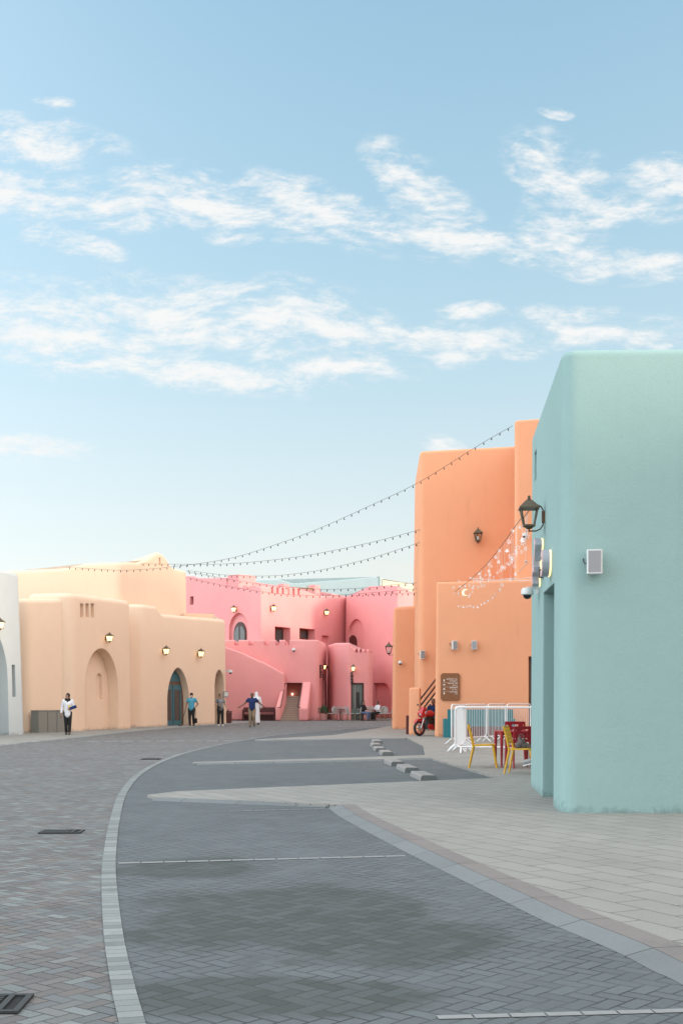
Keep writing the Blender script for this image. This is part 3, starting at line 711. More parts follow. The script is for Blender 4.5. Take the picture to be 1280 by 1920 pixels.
# --- pink building
kb = thing('pink_building', 'pink plaster building with battlements, outside stairs and upper terrace', 'building', (-1.45, 78.4, 0))
fP = Facade((-8.5, 78.6), (-1.45, 78.4))
def xslot(px0, px1, ytop, ybot, d, deep=10.0):
    mb = MB(); x0, x1 = X(px0, d), X(px1, d); z0, z1 = Z(ybot, d), Z(ytop, d)+0.8
    mb.box(((x0+x1)/2, d+deep/2-0.6, (z0+z1)/2), (x1-x0, deep, z1-z0)); return mb
tcuts = [xslot(a, b, 1199, 1210, 78.5) for a, b in ((439,447),(466,474),(495,504),(517,523.5),(534,543))]
mb = MB(); xs0, xs1 = X(532, 78.5), X(567.5, 78.5); mb.box(((xs0+xs1)/2, 79.3, 1.2), (xs1-xs0, 3.4, 2.5)); tcuts.append(mb)
fPs = Facade((-1.45, 78.4), (-1.05, 83.0))
for a, b, zt_ in ((600.5, 602.5, 2.65), (605.5, 609.5, 2.85)):
    ua, ub = fPs.uz(a, 1300)[0], fPs.uz(b, 1300)[0]; tcuts.append(niche(fPs, rect(ua, ub, 0.4, zt_), 0.2))
terr = wallpart('terrace', [(-8.5, 78.6, 5.27), (-1.45, 78.4, 5.27, 0.45), (-1.05, 83.0, 5.25), (-1.05, 86, 5.2), (-8.5, 86, 5.2)], M['pink'], kb, tcuts, rt=0.10)
mb = MB(); xf = lambda p: X(p, 77.6)
mb.prism([(X(420, 77.6), 0), (X(420, 77.6), Z(1212, 77.6)), (xf(455), Z(1224, 77.6)), (xf(487), Z(1239.5, 77.6)), (xf(492), Z(1240.5, 77.6)), (xf(531), Z(1262, 77.6)), (xf(533), Z(1265, 77.6)), (xf(533), 0)], lambda u, v, w: Vector((u, w, v)), 77.6, 78.58)
soften(mb.build('stair_side_wall', M['pink'], kb, world=True), 0.14)
mb = MB(); mr_ = MB(); n = 11
for i in range(n):
    z1 = 0.143*(i+1); y0 = 76.35+0.23*i; xo = 0.02*i
    mb.box((X(543, 76.3)+xo, y0+0.15+(0.9 if i == n-1 else 0), z1/2), (1.32, 0.30+(1.8 if i == n-1 else 0), z1))
    mr_.box((X(543, 76.3)+xo, y0-0.006, z1-0.085), (1.31, 0.008, 0.10))
mb.build('stairs', M['step'], kb, ang=None, world=True); mr_.build('risers', M['stepdark'], kb, ang=None, world=True)
def flank(xa, xb, skew):
    mb = MB()
    pl = [(76.2, 0), (76.2, 0.80), (78.45, 2.55), (78.45, 0)]
    vs = [(xa+(y-76.2)*skew, y, z) for y, z in pl]+[(xb+(y-76.2)*skew, y, z) for y, z in pl]
    mb.add(vs, [(0,1,2,3), (7,6,5,4), (0,4,5,1), (1,5,6,2), (2,6,7,3), (3,7,4,0)]); return soften(mb.build('stair_flank', M['pink'], kb, ang=None, world=True), 0.10)
flank(X(516, 76.2), X(525, 76.2), 0.15); flank(X(560, 76.2), X(577, 76.2), 0.07)
hr = [P(519, 1327, 76.1), P(526, 1327, 76.15), P(535, 1281, 78.3), P(566, 1281.5, 78.3), P(557, 1326, 76.15), P(563, 1327, 76.1)]
MB().tube(hr, 0.03, 6).build('handrail', M['brown_metal'], kb, world=True)
MB().ball(P(548, 1302, 80.8), 0.05).build('step_light', M['bulb'], kb, world=True)
# upper storeys
UA, UB, UC = (-14.45, 93.0), (-5.6, 84.0), (0.62, 96.0)
fu1 = Facade(UA, UB); fu2 = Facade(UB, UC)
def zf(f, px, py): return f.uz(px, py)[1]
ucuts = []
ul, ur = fu1.uz(428, 1200)[0], fu1.uz(463, 1200)[0]; an_top = zf(fu1, 446, 1149.5)
ucuts.append(niche(fu1, arch_poly(ul, ur, 4.2, an_top-1.15, an_top, n=16), 0.22))
for a, b, t_, bo in ((517, 546, 1176, 1215), (563, 592, 1179, 1200)):
    u0_, u1_ = fu2.uz(a, 1190)[0], fu2.uz(b, 1190)[0]; ucuts.append(niche(fu2, rect(u0_, u1_, zf(fu2, (a+b)/2, bo), zf(fu2, (a+b)/2, t_)), 0.75))
u0_, u1_ = fu2.uz(605, 1190)[0], fu2.uz(618, 1190)[0]; ucuts.append(niche(fu2, rect(u0_, u1_, zf(fu2, 611, 1205), zf(fu2, 611, 1192)), 0.25))
for p_ in (511, 521, 531, 541, 551, 560.5):
    u0_, u1_ = fu2.uz(p_, 1100)[0], fu2.uz(p_+3.6, 1100)[0]; ytop = 1100.5+(p_-511)*0.07; ucuts.append(niche(fu2, rect(u0_, u1_, zf(fu2, p_, ytop+11.5), zf(fu2, p_, ytop)), 0.3))
u0_, u1_ = fu1.uz(354, 1125)[0], fu1.uz(360.5, 1125)[0]; ucuts.append(niche(fu1, rect(u0_, u1_, zf(fu1, 357, 1134), zf(fu1, 357, 1118.5)), 0.4))
q1 = prof_pts(UA, UB, [(360,1080),(370,1083.5),(422,1083),(424,1104),(470,1105),(478,1099)])
q2 = prof_pts(UB, UC, [(563,1102),(568,1105),(600,1117),(624,1117.5),(627,1113)])
wallpart('upper_wall', [(-14.45, 93, 11.0)]+[(x, y, z, 0.03) for x, y, z in q1]+[(-5.6, 84, 9.30, 0.5)]+[(x, y, z, 0.03) for x, y, z in q2]+[(0.62, 96, 9.6), (0.62, 106, 9.6), (-14, 106, 10.5)], M['pink'], kb, ucuts, rt=0.10, step=1.5)
# battlement pieces
mb = MB()
for a, b, t_, bo in ((424, 444.5, 1078, 1108), (452, 460, 1098, 1108), (467, 476, 1098, 1108)):
    pA = fu1.pt(fu1.uz(a, 1100)[0], 0, -0.12); pB = fu1.pt(fu1.uz(b, 1100)[0], 0, -0.12); mid = (pA+pB)/2
    z0_, z1_ = zf(fu1, (a+b)/2, bo), zf(fu1, (a+b)/2, t_); dp = 1.6 if a == 424 else 0.4
    q_ = mid-Vector((fu1.n.x, fu1.n.y, 0))*dp/2
    mb.box((q_.x, q_.y, (z0_+z1_)/2), ((pB-pA).length, dp, z1_-z0_), rz=fu1.rz)
mb.build('battlements', M['pink'], kb, ang=None, world=True)
for a, b, t_ in ((536.5, 546, 1095), (594.5, 604, 1097)):
    pA = fu2.pt(fu2.uz(a, 1100)[0], 0, -0.45); pB = fu2.pt(fu2.uz(b, 1100)[0], 0, -0.45); mid = (pA+pB)/2
    z0_, z1_ = zf(fu2, (a+b)/2, 1125), zf(fu2, (a+b)/2, t_)
    mb = MB(); mb.box((mid.x, mid.y, (z0_+z1_)/2), ((pB-pA).length, 0.5, z1_-z0_), rz=fu2.rz); mb.build('roof_post', M['pink'], kb, ang=None, world=True)
mb = MB(); random.seed(3)
for i in range(13):
    a_ = 547+i*4.2; p_ = fu2.pt(fu2.uz(a_, 1100)[0], 0, -0.3); z_ = zf(fu2, a_, 1101+i*0.25)
    mb.bar((p_.x, p_.y, z_), (p_.x-fu2.n.x*3.5, p_.y-fu2.n.y*3.5, z_+0.05), 0.09, 0.09)
for o_ in (0.4, 1.6, 2.8):
    p_ = fu2.pt(fu2.uz(545, 1100)[0], 0, -o_); q_ = fu2.pt(fu2.uz(600, 1100)[0], 0, -o_); mb.bar((p_.x, p_.y, zf(fu2, 545, 1102.5)), (q_.x, q_.y, zf(fu2, 600, 1106)), 0.1, 0.12)
for i in range(9):
    p_ = fu2.pt(fu2.uz(588+i*1.9, 1100)[0], 0, -0.6); z_ = zf(fu2, 588+i*1.9, 1118); mb.tube([(p_.x, p_.y, z_), (p_.x+random.uniform(-.2, .2), p_.y, z_+random.uniform(.4, .9))], 0.035, 5)
mb.build('roof_lattice', M['rattan'], kb, ang=None, world=True)
# windows and doors upstairs
def window(f, a, b, ytop, ybot, off, panes):
    pm = (a+b)/2; u0_, u1_ = f.uz(a, 1190)[0], f.uz(b, 1190)[0]; z0_, z1_ = zf(f, pm, ybot), zf(f, pm, ytop)
    ff = f.flat(); fr = MB(); w = 0.16
    for r_ in (rect(u0_, u0_+w, z0_, z1_), rect(u1_-w, u1_, z0_, z1_), rect(u0_+w, u1_-w, z1_-w, z1_), rect(u0_+w, u1_-w, z0_, z0_+w)): fr.prism(r_, ff.fn(), off, off-0.1)
    for i in range(1, panes): c = u0_+(u1_-u0_)*i/panes; fr.prism(rect(c-0.06, c+0.06, z0_+w, z1_-w), ff.fn(), off-0.01, off-0.1)
    w_ = fr.build('window', M['brown_metal'], kb, ang=None, world=True)
    panel(ff, rect(u0_+0.1, u1_-0.1, z0_+0.1, z1_-0.1), off-0.06, 0.02, 'pane', M['glass'], w_)
window(fu2, 517.2, 547, 1177, 1214, -0.68, 2); window(fu2, 563, 593, 1180, 1199, -0.68, 2)
f_ = fu1.flat(); wl, wr = fu1.uz(434, 1190)[0], fu1.uz(456.5, 1190)[0]; wt = zf(fu1, 445, 1166)
fr = panel(f_, arch_poly(wl, wr, 4.3, wt-0.85, wt, n=14), -0.20, 0.08, 'arched_window', M['brown_metal'], kb)
for k_ in range(2):
    a = wl+0.1+(wr-wl-0.06)*0.5*k_; b_ = a+(wr-wl)*0.5-0.17
    pts = [(a, 4.6), (a, wt-0.85+(0.15 if k_ == 0 else 0.55)), ((a+b_)/2, wt-0.35), (b_, wt-0.85+(0.55 if k_ == 0 else 0.15)), (b_, 4.6)]
    panel(f_, pts, -0.18, 0.04, 'pane', M['glass'], fr)
u0_, u1_ = fu1.uz(354, 1125)[0], fu1.uz(360.5, 1125)[0]
panel(f_, rect(u0_-0.05, u1_+0.05, zf(fu1, 357, 1135), zf(fu1, 357, 1118)), -0.44, 0.03, 'small_window', M['interior'], kb)
# tall right mass
VA, VB, VC = (0.26, 94.6), (4.13, 86.0), (6.6, 97.0)
fv = Facade(VA, VB); fvs = Facade(VB, VC)
vl, vr = fv.uz(650.5, 1200)[0], fv.uz(680, 1200)[0]; vt = zf(fv, 661, 1161.5)
vc = [niche(fv, arch_poly(vl, vr, 3.5, vt-1.3, vt, n=16), 0.2)]
nl, nr = fv.uz(700, 1300)[0], fv.uz(730.5, 1300)[0]; nt = zf(fv, 715, 1281)
vc.append(niche(fv, [(nl, -0.05), (nl, nt), (nr-0.9, nt), (nr-0.45, nt-0.12), (nr-0.15, nt-0.45), (nr, nt-1.0), (nr, -0.05)], 0.25))
wallpart('tall_wall', [(0.26, 94.6, zf(fv, 647, 1117.5), 0.3)]+[(x, y, z, 0.03) for x, y, z in prof_pts(VA, VB, [(676, 1108), (684, 1101), (690, 1099)])]+[(4.13, 86, zf(fv, 748, 1096), 0.28), (6.6, 97, 9.75), (6.6, 106, 9.6), (0.26, 106, 9.6)], M['pink'], kb, vc, rt=0.10, step=1.5)
dl, dr_ = fv.uz(649, 1200)[0], fv.uz(663.5, 1200)[0]; dt = zf(fv, 656, 1191)
panel(fv.flat(), arch_poly(dl, dr_, 3.6, dt-0.6, dt, n=12), -0.19, 0.06, 'arched_door', M['redwood'], kb)
# lower right mass with the cafe door
LA = [(-1.0, 83.5, 5.15, 0.6), (-0.55, 80.0, 5.13, 0.9), (0.45, 79.0, 5.10, 0.5)]
fl_ = Facade((0.45, 79.0), (2.05, 79.0))
lq = prof_pts((0.45, 79), (2.05, 79), [(657, 1209), (664, 1216.5), (666, 1217)])
ua, ub = fl_.uz(658, 1300)[0], fl_.uz(682, 1300)[0]; zd = Z(1281, 79)
lc = [niche(fl_, rect(ua, ub, -0.05, zd), 0.5)]
for p_ in (666.5, 674.5, 683, 691.5): lc.append(niche(fl_, rect(fl_.uz(p_, 1220)[0], fl_.uz(p_+4, 1220)[0], Z(1224, 79), Z(1217.5, 79)), 0.25))
wallpart('cafe_wall', LA+[(x, y, z, 0.03) for x, y, z in lq]+[(2.05, 79.0, 4.66, 0.4), (2.3, 88, 4.6), (-1, 88, 4.9)], M['pink'], kb, lc, rt=0.12, step=0.5)
fd_ = Facade((0.45, 79.3), (2.05, 79.3), 0)
frm = MB()
for r_ in (rect(ua, ua+0.08, 0, zd), rect(ub-0.12, ub, 0, zd), rect(ua+0.08, ub-0.12, zd-0.1, zd)): frm.prism(r_, fd_.fn(), 0.2, 0.06)
dfm = frm.build('cafe_door', M['brown_metal'], kb, ang=None, world=True)
panel(fd_, rect(ua+0.08, ub-0.12, 0.05, zd-0.1), 0.10, 0.02, 'pane', M['greenglass'], dfm)
panel(fd_, rect(ua+0.34, ua+0.55, 0.05, 1.85), 0.14, 0.03, 'door_leaf', M['black'], dfm)
panel(fd_, rect(ua+0.22, ua+0.30, 0.05, zd-0.1), 0.16, 0.03, 'door_stile', M['greypaint'], dfm)

# --- buildings far behind
fbld = thing('distant_blue_building', 'pale blue-grey building rising behind the pink battlements', 'building', (-10, 122, 0))
Fq = Facade((-10.5, 122), (3.85, 118.5))
wallpart('wall', [(-10.5, 122, Z(1088, 122))]+[(x, y, z, 0.05) for x, y, z in prof_pts((-10.5, 122), (3.85, 118.5), [(515, 1086), (525, 1087), (545, 1093), (552, 1093.5), (640, 1087)])]+[(3.85, 118.5, Z(1081, 118.5), 0.1), (7.5, 130, Z(1083, 118.5)), (7.5, 140, 13.3), (-10.5, 140, 13.3)], M['blue'], fbld, rt=0.1, step=2)
cbld = thing('distant_cream_building', 'cream building peeking between the pink wall and the orange wing', 'building', (4.2, 112, 0))
wallpart('wall', [(3.70, 113, 12.65, 0.1), (9, 113, 11.9), (9, 118, 12), (3.70, 118, 12.5)], M['cream'], cbld, rt=0.1)

sbld = thing('shade_building', 'unseen orange block added right of the frame to shade the teal and orange walls', 'building', (15, -12, 0))
wallpart('wall', [(15, -12, 7.5), (34, -12, 7.5), (34, 29, 7.5), (15, 29, 7.5)], M['orange'], sbld, rt=0.3, step=3)  # unseen mass, put here to keep low sun off the teal and orange fronts
wallpart('tall_shade_block', [(15, 29, 15), (30, 29, 15), (30, 54, 15), (15, 54, 15)], M['orange'], sbld, rt=0.3, step=3)  # added higher part, sized to shade the orange tower
sbld = thing('terrace_shade_building', 'unseen orange block added behind the tower to shade the pink terrace', 'building', (5.5, 63, 0))
wallpart('wall', [(5.6, 63, 8.5), (22, 63, 8.5), (22, 80, 8.5), (5.6, 80, 8.5)], M['orange'], sbld, rt=0.3, step=3)  # unseen mass, placed to keep the sun off the lower pink walls

# ------------------------------------------------------------------ wall lanterns
def lantern(name, label, cat, lit, k_=1.0, group=None, big=False):
    """hangs off a wall: local -Y points away from the wall, origin on the wall at lantern mid height"""
    t = thing(name, label, cat, (0, 0, 0), 0, group)
    y = -0.26*k_; mt = M['bronze']
    def sq(w, z): return [(w, w, z), (-w, w, z), (-w, -w, z), (w, -w, z)]
    wt_, wb, zt_, zb = 0.135*k_, 0.085*k_, 0.11*k_, -0.15*k_
    mb = MB(); mb.M = Matrix.Translation((0, y, 0))
    rings = [(0.165*k_, zt_), (0.165*k_, zt_+0.025*k_), (0.06*k_, zt_+0.135*k_), (0.05*k_, zt_+0.15*k_)]
    vs = []; [vs.extend(sq(w, z)) for w, z in rings]
    fs = [(i*4+j, i*4+(j+1) % 4, (i+1)*4+(j+1) % 4, (i+1)*4+j) for i in range(3) for j in range(4)]+[(3,2,1,0), (12,13,14,15)]
    mb.add(vs, fs); mb.lathe([(0.022*k_, zt_+0.15*k_), (0.035*k_, zt_+0.165*k_), (0.018*k_, zt_+0.185*k_), (0.028*k_, zt_+0.205*k_), (0.008*k_, zt_+0.23*k_)], n=8)
    mb.build('roof', mt, t)
    mb = MB(); mb.M = Matrix.Translation((0, y, 0))
    for sx in (-1, 1):
        for sy in (-1, 1): mb.bar((sx*wt_, sy*wt_, zt_), (sx*wb, sy*wb, zb), 0.018*k_, 0.018*k_)
    mb.box((0, 0, zb-0.012*k_), (0.20*k_, 0.20*k_, 0.024*k_))
    mb.lathe([(0.085*k_, zb-0.024*k_), (0.05*k_, zb-0.06*k_), (0.012*k_, zb-0.075*k_), (0.010*k_, zb-0.12*k_)], n=8)
    mb.build('frame', mt, t)
    mb = MB(); mb.M = Matrix.Translation((0, y, 0)); g = 0.006*k_
    vs = sq(wt_-g, zt_-0.002)+sq(wb-g, zb+0.002)
    mb.add(vs, [(0,1,5,4), (1,2,6,5), (2,3,7,6), (3,0,4,7)] if not lit else [(0,1,5,4), (1,2,6,5), (2,3,7,6), (3,0,4,7)])
    mb.build('glass', M['lampglass'] if lit else M['paneglass'], t, ang=None)
    mb = MB(); mb.M = Matrix.Translation((0, y, 0)); mb.lathe([(0.012*k_, zb), (0.03*k_, zb+0.02*k_), (0.05*k_, zb+0.10*k_), (0.03*k_, zb+0.16*k_), (0.008*k_, zb+0.19*k_)], n=10)
    if not big: mb.build('bulb', M['bulb'] if lit else M['white_plastic'], t)
    mb = MB()
    mb.tube([(0, y, zb-0.10*k_), (0, y*0.55, zb-0.10*k_), (0, -0.075*k_, zb-0.07*k_), (0, -0.03*k_, zb), (0, -0.03*k_, -0.03*k_), (0, -0.03*k_, zt_*0.8), (0, -0.06*k_, zt_+0.04*k_), (0, y*0.45, zt_+0.07*k_)], 0.012*k_, 6)
    mb.build('bracket', mt, t)
    mb = MB(); mb.box((0, 0.02*k_, -0.02*k_), (0.07*k_, 0.14*k_, 0.19*k_)); mb.build('wall_plate', M['rustbox'] if big else mt, t)
    return t
lit0 = lantern('wall_lantern', 'x', 'wall lantern', True)
def put(proto, first, f, px, py, label, scale=1.0, group=None, off=0.0, extra_rz=0.0):
    p = f.at(px, py, off)
    if first: o = proto; o.location = p; o.rotation_euler.z = f.rz+extra_rz; o['label'] = label; o.scale = (scale*(LS if group == LG else 1),)*3
    else: o = dup(proto, p, f.rz+extra_rz, label, scale=scale*(LS if group == LG else 1))
    if group: o['group'] = group
    return o
LG = 'lit wall lanterns'; LS = 0.84
put(lit0, True, f1, 199, 1197, 'lit black lantern on the peach wall above the blind arch', 1.0, LG)
put(lit0, False, f2, 306, 1221, 'lit black lantern to the left above the teal arched door', 1.05, LG)
put(lit0, False, f2, 371, 1226, 'lit black lantern on the peach wall above the narrow arch', 1.1, LG)
put(lit0, False, f4, -2, 1172, 'lit lantern on the white building, half out of the frame', 1.0, LG)
put(lit0, False, fu1, 441, 1143, 'lit lantern above the arched window of the pink upper floor', 1.15, LG)
put(lit0, False, fu2, 509, 1141, 'lit lantern above the taller square window of the pink upper floor', 1.2, LG)
put(lit0, False, fu2, 609, 1149, 'lit lantern right of the windows on the pink upper floor', 1.2, LG)
put(lit0, False, Facade((-1.05, 82), (0.2, 80.6)), 611, 1251, 'lit lantern in the pink corner beside the tall window slits', 1.1, LG)
put(lit0, False, fl_, 662, 1254, 'lit lantern above the cafe door with dark frame', 1.1, LG)
un0 = lantern('wall_lantern', 'x', 'wall lantern', False)
put(un0, True, fT, 895, 1007, 'unlit lantern alone on the tall orange tower', 1.12, 'unlit wall lanterns')
put(un0, False, Facade((2.55, 58.5), (2.34, 55.3)), 738, 1218, 'unlit lantern sticking out beside the orange wing before the pink wall', 1.1, 'unlit wall lanterns')
big = lantern('wall_lantern', 'large bronze lantern with clear panes on the teal wall', 'wall lantern', False, 0.88, big=True)
big.location = fL.at(1019, 967); big.rotation_euler.z = fL.rz

# ------------------------------------------------------------------ loudspeakers and cameras on the walls
def speaker_proto():
    t = thing('wall_speaker', 'x', 'loudspeaker')
    mb = MB(); mb.prism([(-0.10, -0.06), (0.10, -0.06), (0.075, -0.22), (-0.075, -0.22)][::-1], lambda u, v, w: Vector((u, v, w)), -0.16, 0.16)
    o = mb.build('cabinet', M['white_plastic'], t, ang=20)
    mb = MB(); mb.box((0, -0.0, 0), (0.17, 0.012, 0.28)); mb.M = Matrix.Identity(4)
    return t
def speaker_real():
    t = thing('wall_speaker', 'x', 'loudspeaker')
    mb = MB(); mb.prism([(-0.075, -0.05), (-0.10, -0.20), (-0.085, -0.23), (0.085, -0.23), (0.10, -0.20), (0.075, -0.05)], lambda u, v, w: Vector((u, v, w)), -0.155, 0.155)
    mb.build('cabinet', M['white_plastic'], t, ang=20)
    mb = MB(); mb.box((0, -0.231, 0), (0.155, 0.008, 0.275)); mb.build('grille', M['mesh_grey'], t, ang=None)
    mb = MB(); mb.tube([(0, 0.06, 0), (0, -0.06, 0)], 0.03, 8); mb.tube([(-0.07, -0.12, -0.03), (-0.13, -0.08, 0.0), (-0.14, -0.03, 0.05), (-0.09, 0.02, 0.08), (-0.08, 0.06, 0.08)], 0.007, 6)
    mb.build('bracket', M['black'], t)
    return t
sp0 = speaker_real()
put(sp0, True, fF, 1114, 1056, 'white loudspeaker with grey grille on the teal wall', 0.97, 'white wall loudspeakers', 0.0, R(-10))
put(sp0, False, fO, 849, 1210, 'left one of the loudspeaker pair above the wooden sign', 1.02, 'white wall loudspeakers', 0.0, R(16))
put(sp0, False, fO, 890.5, 1210, 'right one of the loudspeaker pair on the orange low block', 1.02, 'white wall loudspeakers', 0.0, R(-14))
put(sp0, False, fT, 790, 1228, 'loudspeaker on the orange tower above the stair handrails', 1.1, 'white wall loudspeakers', 0.0, R(10))
def cam_real():
    t = thing('dome_camera', 'x', 'security camera')
    mb = MB(); mb.box((0, 0.01, 0.05), (0.09, 0.08, 0.12)); mb.bar((0, -0.02, 0.09), (0, -0.22, 0.075), 0.05, 0.04); mb.build('arm', M['white_plastic'], t, ang=20)
    mb = MB(); mb.lathe([(0.03, 0.085), (0.085, 0.075), (0.105, 0.03), (0.105, -0.03), (0.09, -0.04)], (0, -0.22, 0), n=18); mb.build('housing', M['white_plastic'], t)
    mb = MB(); mb.lathe([(0.072, -0.04), (0.068, -0.07), (0.045, -0.10), (0.01, -0.112)], (0, -0.22, 0), n=16); mb.build('dome', M['dark_dome'], t)
    return t
cm0 = cam_real(); CG = 'white dome cameras on the walls'
put(cm0, True, fL, 1008, 1112, 'dome camera on the teal building under the backlit letters', 0.9, CG, 0.0, R(25))
put(cm0, False, fW, 750, 1243, 'dome camera on the orange side wing', 0.95, CG)
put(cm0, False, Facade((6.6, 46), (10.5, 45.6), 0.002), 983, 1005, 'dome camera among the stars on the orange pillar', 1.0, CG)
put(cm0, False, fP, 551, 1219, 'dome camera on the pink terrace wall above the stairs', 1.2, CG)
put(cm0, False, Facade((-6.6, 66.2), (-6.0, 66.9)), 427, 1260, 'dome camera at the right end of the peach shop front', 1.1, CG)

# ------------------------------------------------------------------ signs
t = thing('directory_sign', 'brown wooden direction board with white arrows and lettering on the orange wall', 'sign', fO.at(844, 1288))
t.rotation_euler.z = fO.rz
pw, ph = X(862, 44.4)-X(826, 44.4), Z(1262, 44.4)-Z(1313, 44.4); c_ = 0.07; a, b = pw/2, ph/2
mb = MB(); mb.prism([(-a, -b+c_), (-a, b-c_), (-a+c_, b), (a-c_, b), (a, b-c_), (a, -b+c_), (a-c_, -b), (-a+c_, -b)], lambda u, v, w: Vector((u, w, v)), -0.06, 0.09)
mb.build('board', M['signwood'], t, ang=20)
mb = MB(); fr_ = lambda u, v, w: Vector((u, w, v))
random.seed(11)
rows = [(0.235, 0.40, 0.31), (0.075, 0.38, 0.19), (-0.085, 0.27, 0.23), (-0.24, 0.25, 0.12)]
def scribble(x1, z, w, h, arabic):
    x = x1
    while x > x1-w:
        g = random.uniform(0.018, 0.034) if not arabic else random.uniform(0.03, 0.06)
        if random.random() < 0.13: x -= 0.02; continue
        if arabic:
            mb.prism(rect(x-g, x+0.002, z, z+0.012), fr_, -0.068, -0.06)
            if random.random() < 0.6: mb.prism(rect(x-0.010, x, z+0.013, z+h*random.uniform(0.6, 1.1)), fr_, -0.068, -0.06)
            if random.random() < 0.4: mb.prism(rect(x-g*0.6, x-g*0.6+0.012, z-0.022, z-0.010), fr_, -0.068, -0.06)
        else:
            mb.prism(rect(x-0.008, x, z, z+h*random.choice((0.65, 0.65, 1.0))), fr_, -0.068, -0.06)
            if random.random() < 0.75: mb.prism(rect(x-g+0.002, x-0.009, z+random.choice((0, h*0.55)), z+random.choice((0, h*0.55))*0+h*0.2+0.004), fr_, -0.0675, -0.06)
        x -= g
for z, wa, we in rows:
    scribble(a-0.10, z+0.04, wa*0.95, 0.05, True); scribble(a-0.10, z-0.035, we*0.95, 0.042, False)
mb.build('lettering', M['signtext'], t, ang=None)
mb = MB()
for i, (z, _, _) in enumerate(rows):
    s_ = 0.045
    pts = [(0, 1), (0.9, 0), (0.3, 0), (0.3, -1), (-0.3, -1), (-0.3, 0), (-0.9, 0)]
    rot = [0, PI/2, PI/2, PI][i]
    pts = [((-a+0.12)+s_*(x*math.cos(rot)-y*math.sin(rot)), z+s_*(x*math.sin(rot)+y*math.cos(rot))) for x, y in pts]
    mb.prism(pts, fr_, -0.068, -0.06)
    if i < 3: mb.prism(rect(-a+0.07, a-0.09, z-0.087, z-0.081), fr_, -0.066, -0.06)
mb.build('arrows', M['signtext'], t, ang=None)
def letter_sign(label, p, w, h, rz, n, seed):
    t = thing('shop_sign', label, 'shop sign', p, rz); random.seed(seed); mb = MB(); ch = h/n
    for i in range(n):
        z = h/2-ch*(i+0.5); s_ = ch*0.38; ww = w*0.42; th = 0.05
        kind = (i+seed) % 4
        mb.prism(rect(-ww, -ww+th, z-s_, z+s_), fr_, -0.10, -0.03)
        if kind != 2: mb.prism(rect(ww-th, ww, z-s_, z+s_*(1 if kind else 0.2)), fr_, -0.10, -0.03)
        mb.prism(rect(-ww+th, ww-th, z-s_, z-s_+th), fr_, -0.10, -0.03)
        if kind in (1, 3): mb.prism(rect(-ww+th, ww-th, z+s_-th, z+s_), fr_, -0.10, -0.03)
        if kind in (0, 2): mb.prism(rect(-ww+th, ww-th, z-th/2, z+th/2), fr_, -0.10, -0.03)
    mb.build('letters', M['black'], t, ang=None)
    mb = MB(); mb.box((0, -0.015, 0), (w*0.25, 0.06, h*1.02)); mb.build('rail', M['brown_metal'], t, ang=None)
letter_sign('black upright lettering on the pink corner by the window slits', fPs.at(600.5, 1259), 0.75, 0.85, fPs.rz+R(-25), 3, 1)
letter_sign('small black upright lettering under the lantern by the cafe door', fl_.at(659.5, 1271), 0.18, 0.78, fl_.rz, 4, 2)
# backlit channel letters on the teal wall, seen almost edge on
t = thing('backlit_sign', 'raised letters with pinkish faces and golden backlight on the teal wall', 'shop sign', fL.pt(0, 0)); t.rotation_euler.z = 0
def strokes(name, mat, polys, w0, w1, ang=20):
    mb = MB()
    for p_ in polys: mb.prism(p_, fL.fn(), w0, w1)
    return mb.build(name, mat, t, ang, world=True)
def curve_stroke(pts, wd):
    L_ = [Vector(p) for p in catmull(pts, 6)]; l_, r_ = [], []
    for i, p in enumerate(L_):
        q = (L_[min(i+1, len(L_)-1)]-L_[max(i-1, 0)]).normalized(); nn = Vector((-q.y, q.x))*wd/2; l_.append(tuple(p+nn)); r_.append(tuple(p-nn))
    return l_+r_[::-1]
def lz(px, py): return fL.uz(px, py)
la, za = lz(1017, 1032); lb, zb_ = lz(1032, 1055); lc_, zc = lz(1013, 1082)
big_l = [curve_stroke([(la-0.10, za+0.15), (la+0.06, za+0.10), (la-0.02, za), (la-0.10, za-0.13)], 0.085),
         curve_stroke([(lb-0.16, zb_+0.10), (lb+0.02, zb_+0.13), (lb+0.06, zb_), (lb-0.02, zb_-0.12), (lb-0.22, zb_-0.13)], 0.085),
         curve_stroke([(la-0.30, za-0.05), (la-0.26, za-0.22), (la-0.12, za-0.27)], 0.08),
         curve_stroke([(lc_+0.04, zc+0.12), (lc_-0.08, zc+0.02), (lc_-0.02, zc-0.12)], 0.085)]
for p_ in big_l:
    lt = strokes('letter', M['letterside'], [p_], 0.125, 0.035)
    mb = MB(); mb.prism(p_, fL.fn(), 0.135, 0.125); f_o = mb.build('letter_face', M['letterface'], lt, 20, world=True)
for p_ in big_l: strokes('backlight', M['goldlight'], [p_], 0.032, 0.012)
mb = MB(); mb.prism(rect(lc_+0.22, lc_+0.34, zc-0.04, zc+0.08), fL.fn(), 0.06, 0.0); mb.build('driver_box', M['black'], t, None, world=True)
# small house plate beside the narrow arch
fpl = Facade(A2, B2)
t = thing('wall_plate_sign', 'small grey framed plate beside the narrow peach arch', 'sign', f2.at(423, 1302)); t.rotation_euler.z = f2.rz
mb = MB(); mb.box((0, -0.02, 0), (0.5, 0.05, 0.32)); mb.build('frame', M['mesh_grey'], t, 20)
mb = MB(); mb.box((0, -0.048, 0), (0.40, 0.01, 0.22)); mb.build('plate', M['white_plastic'], t, None)

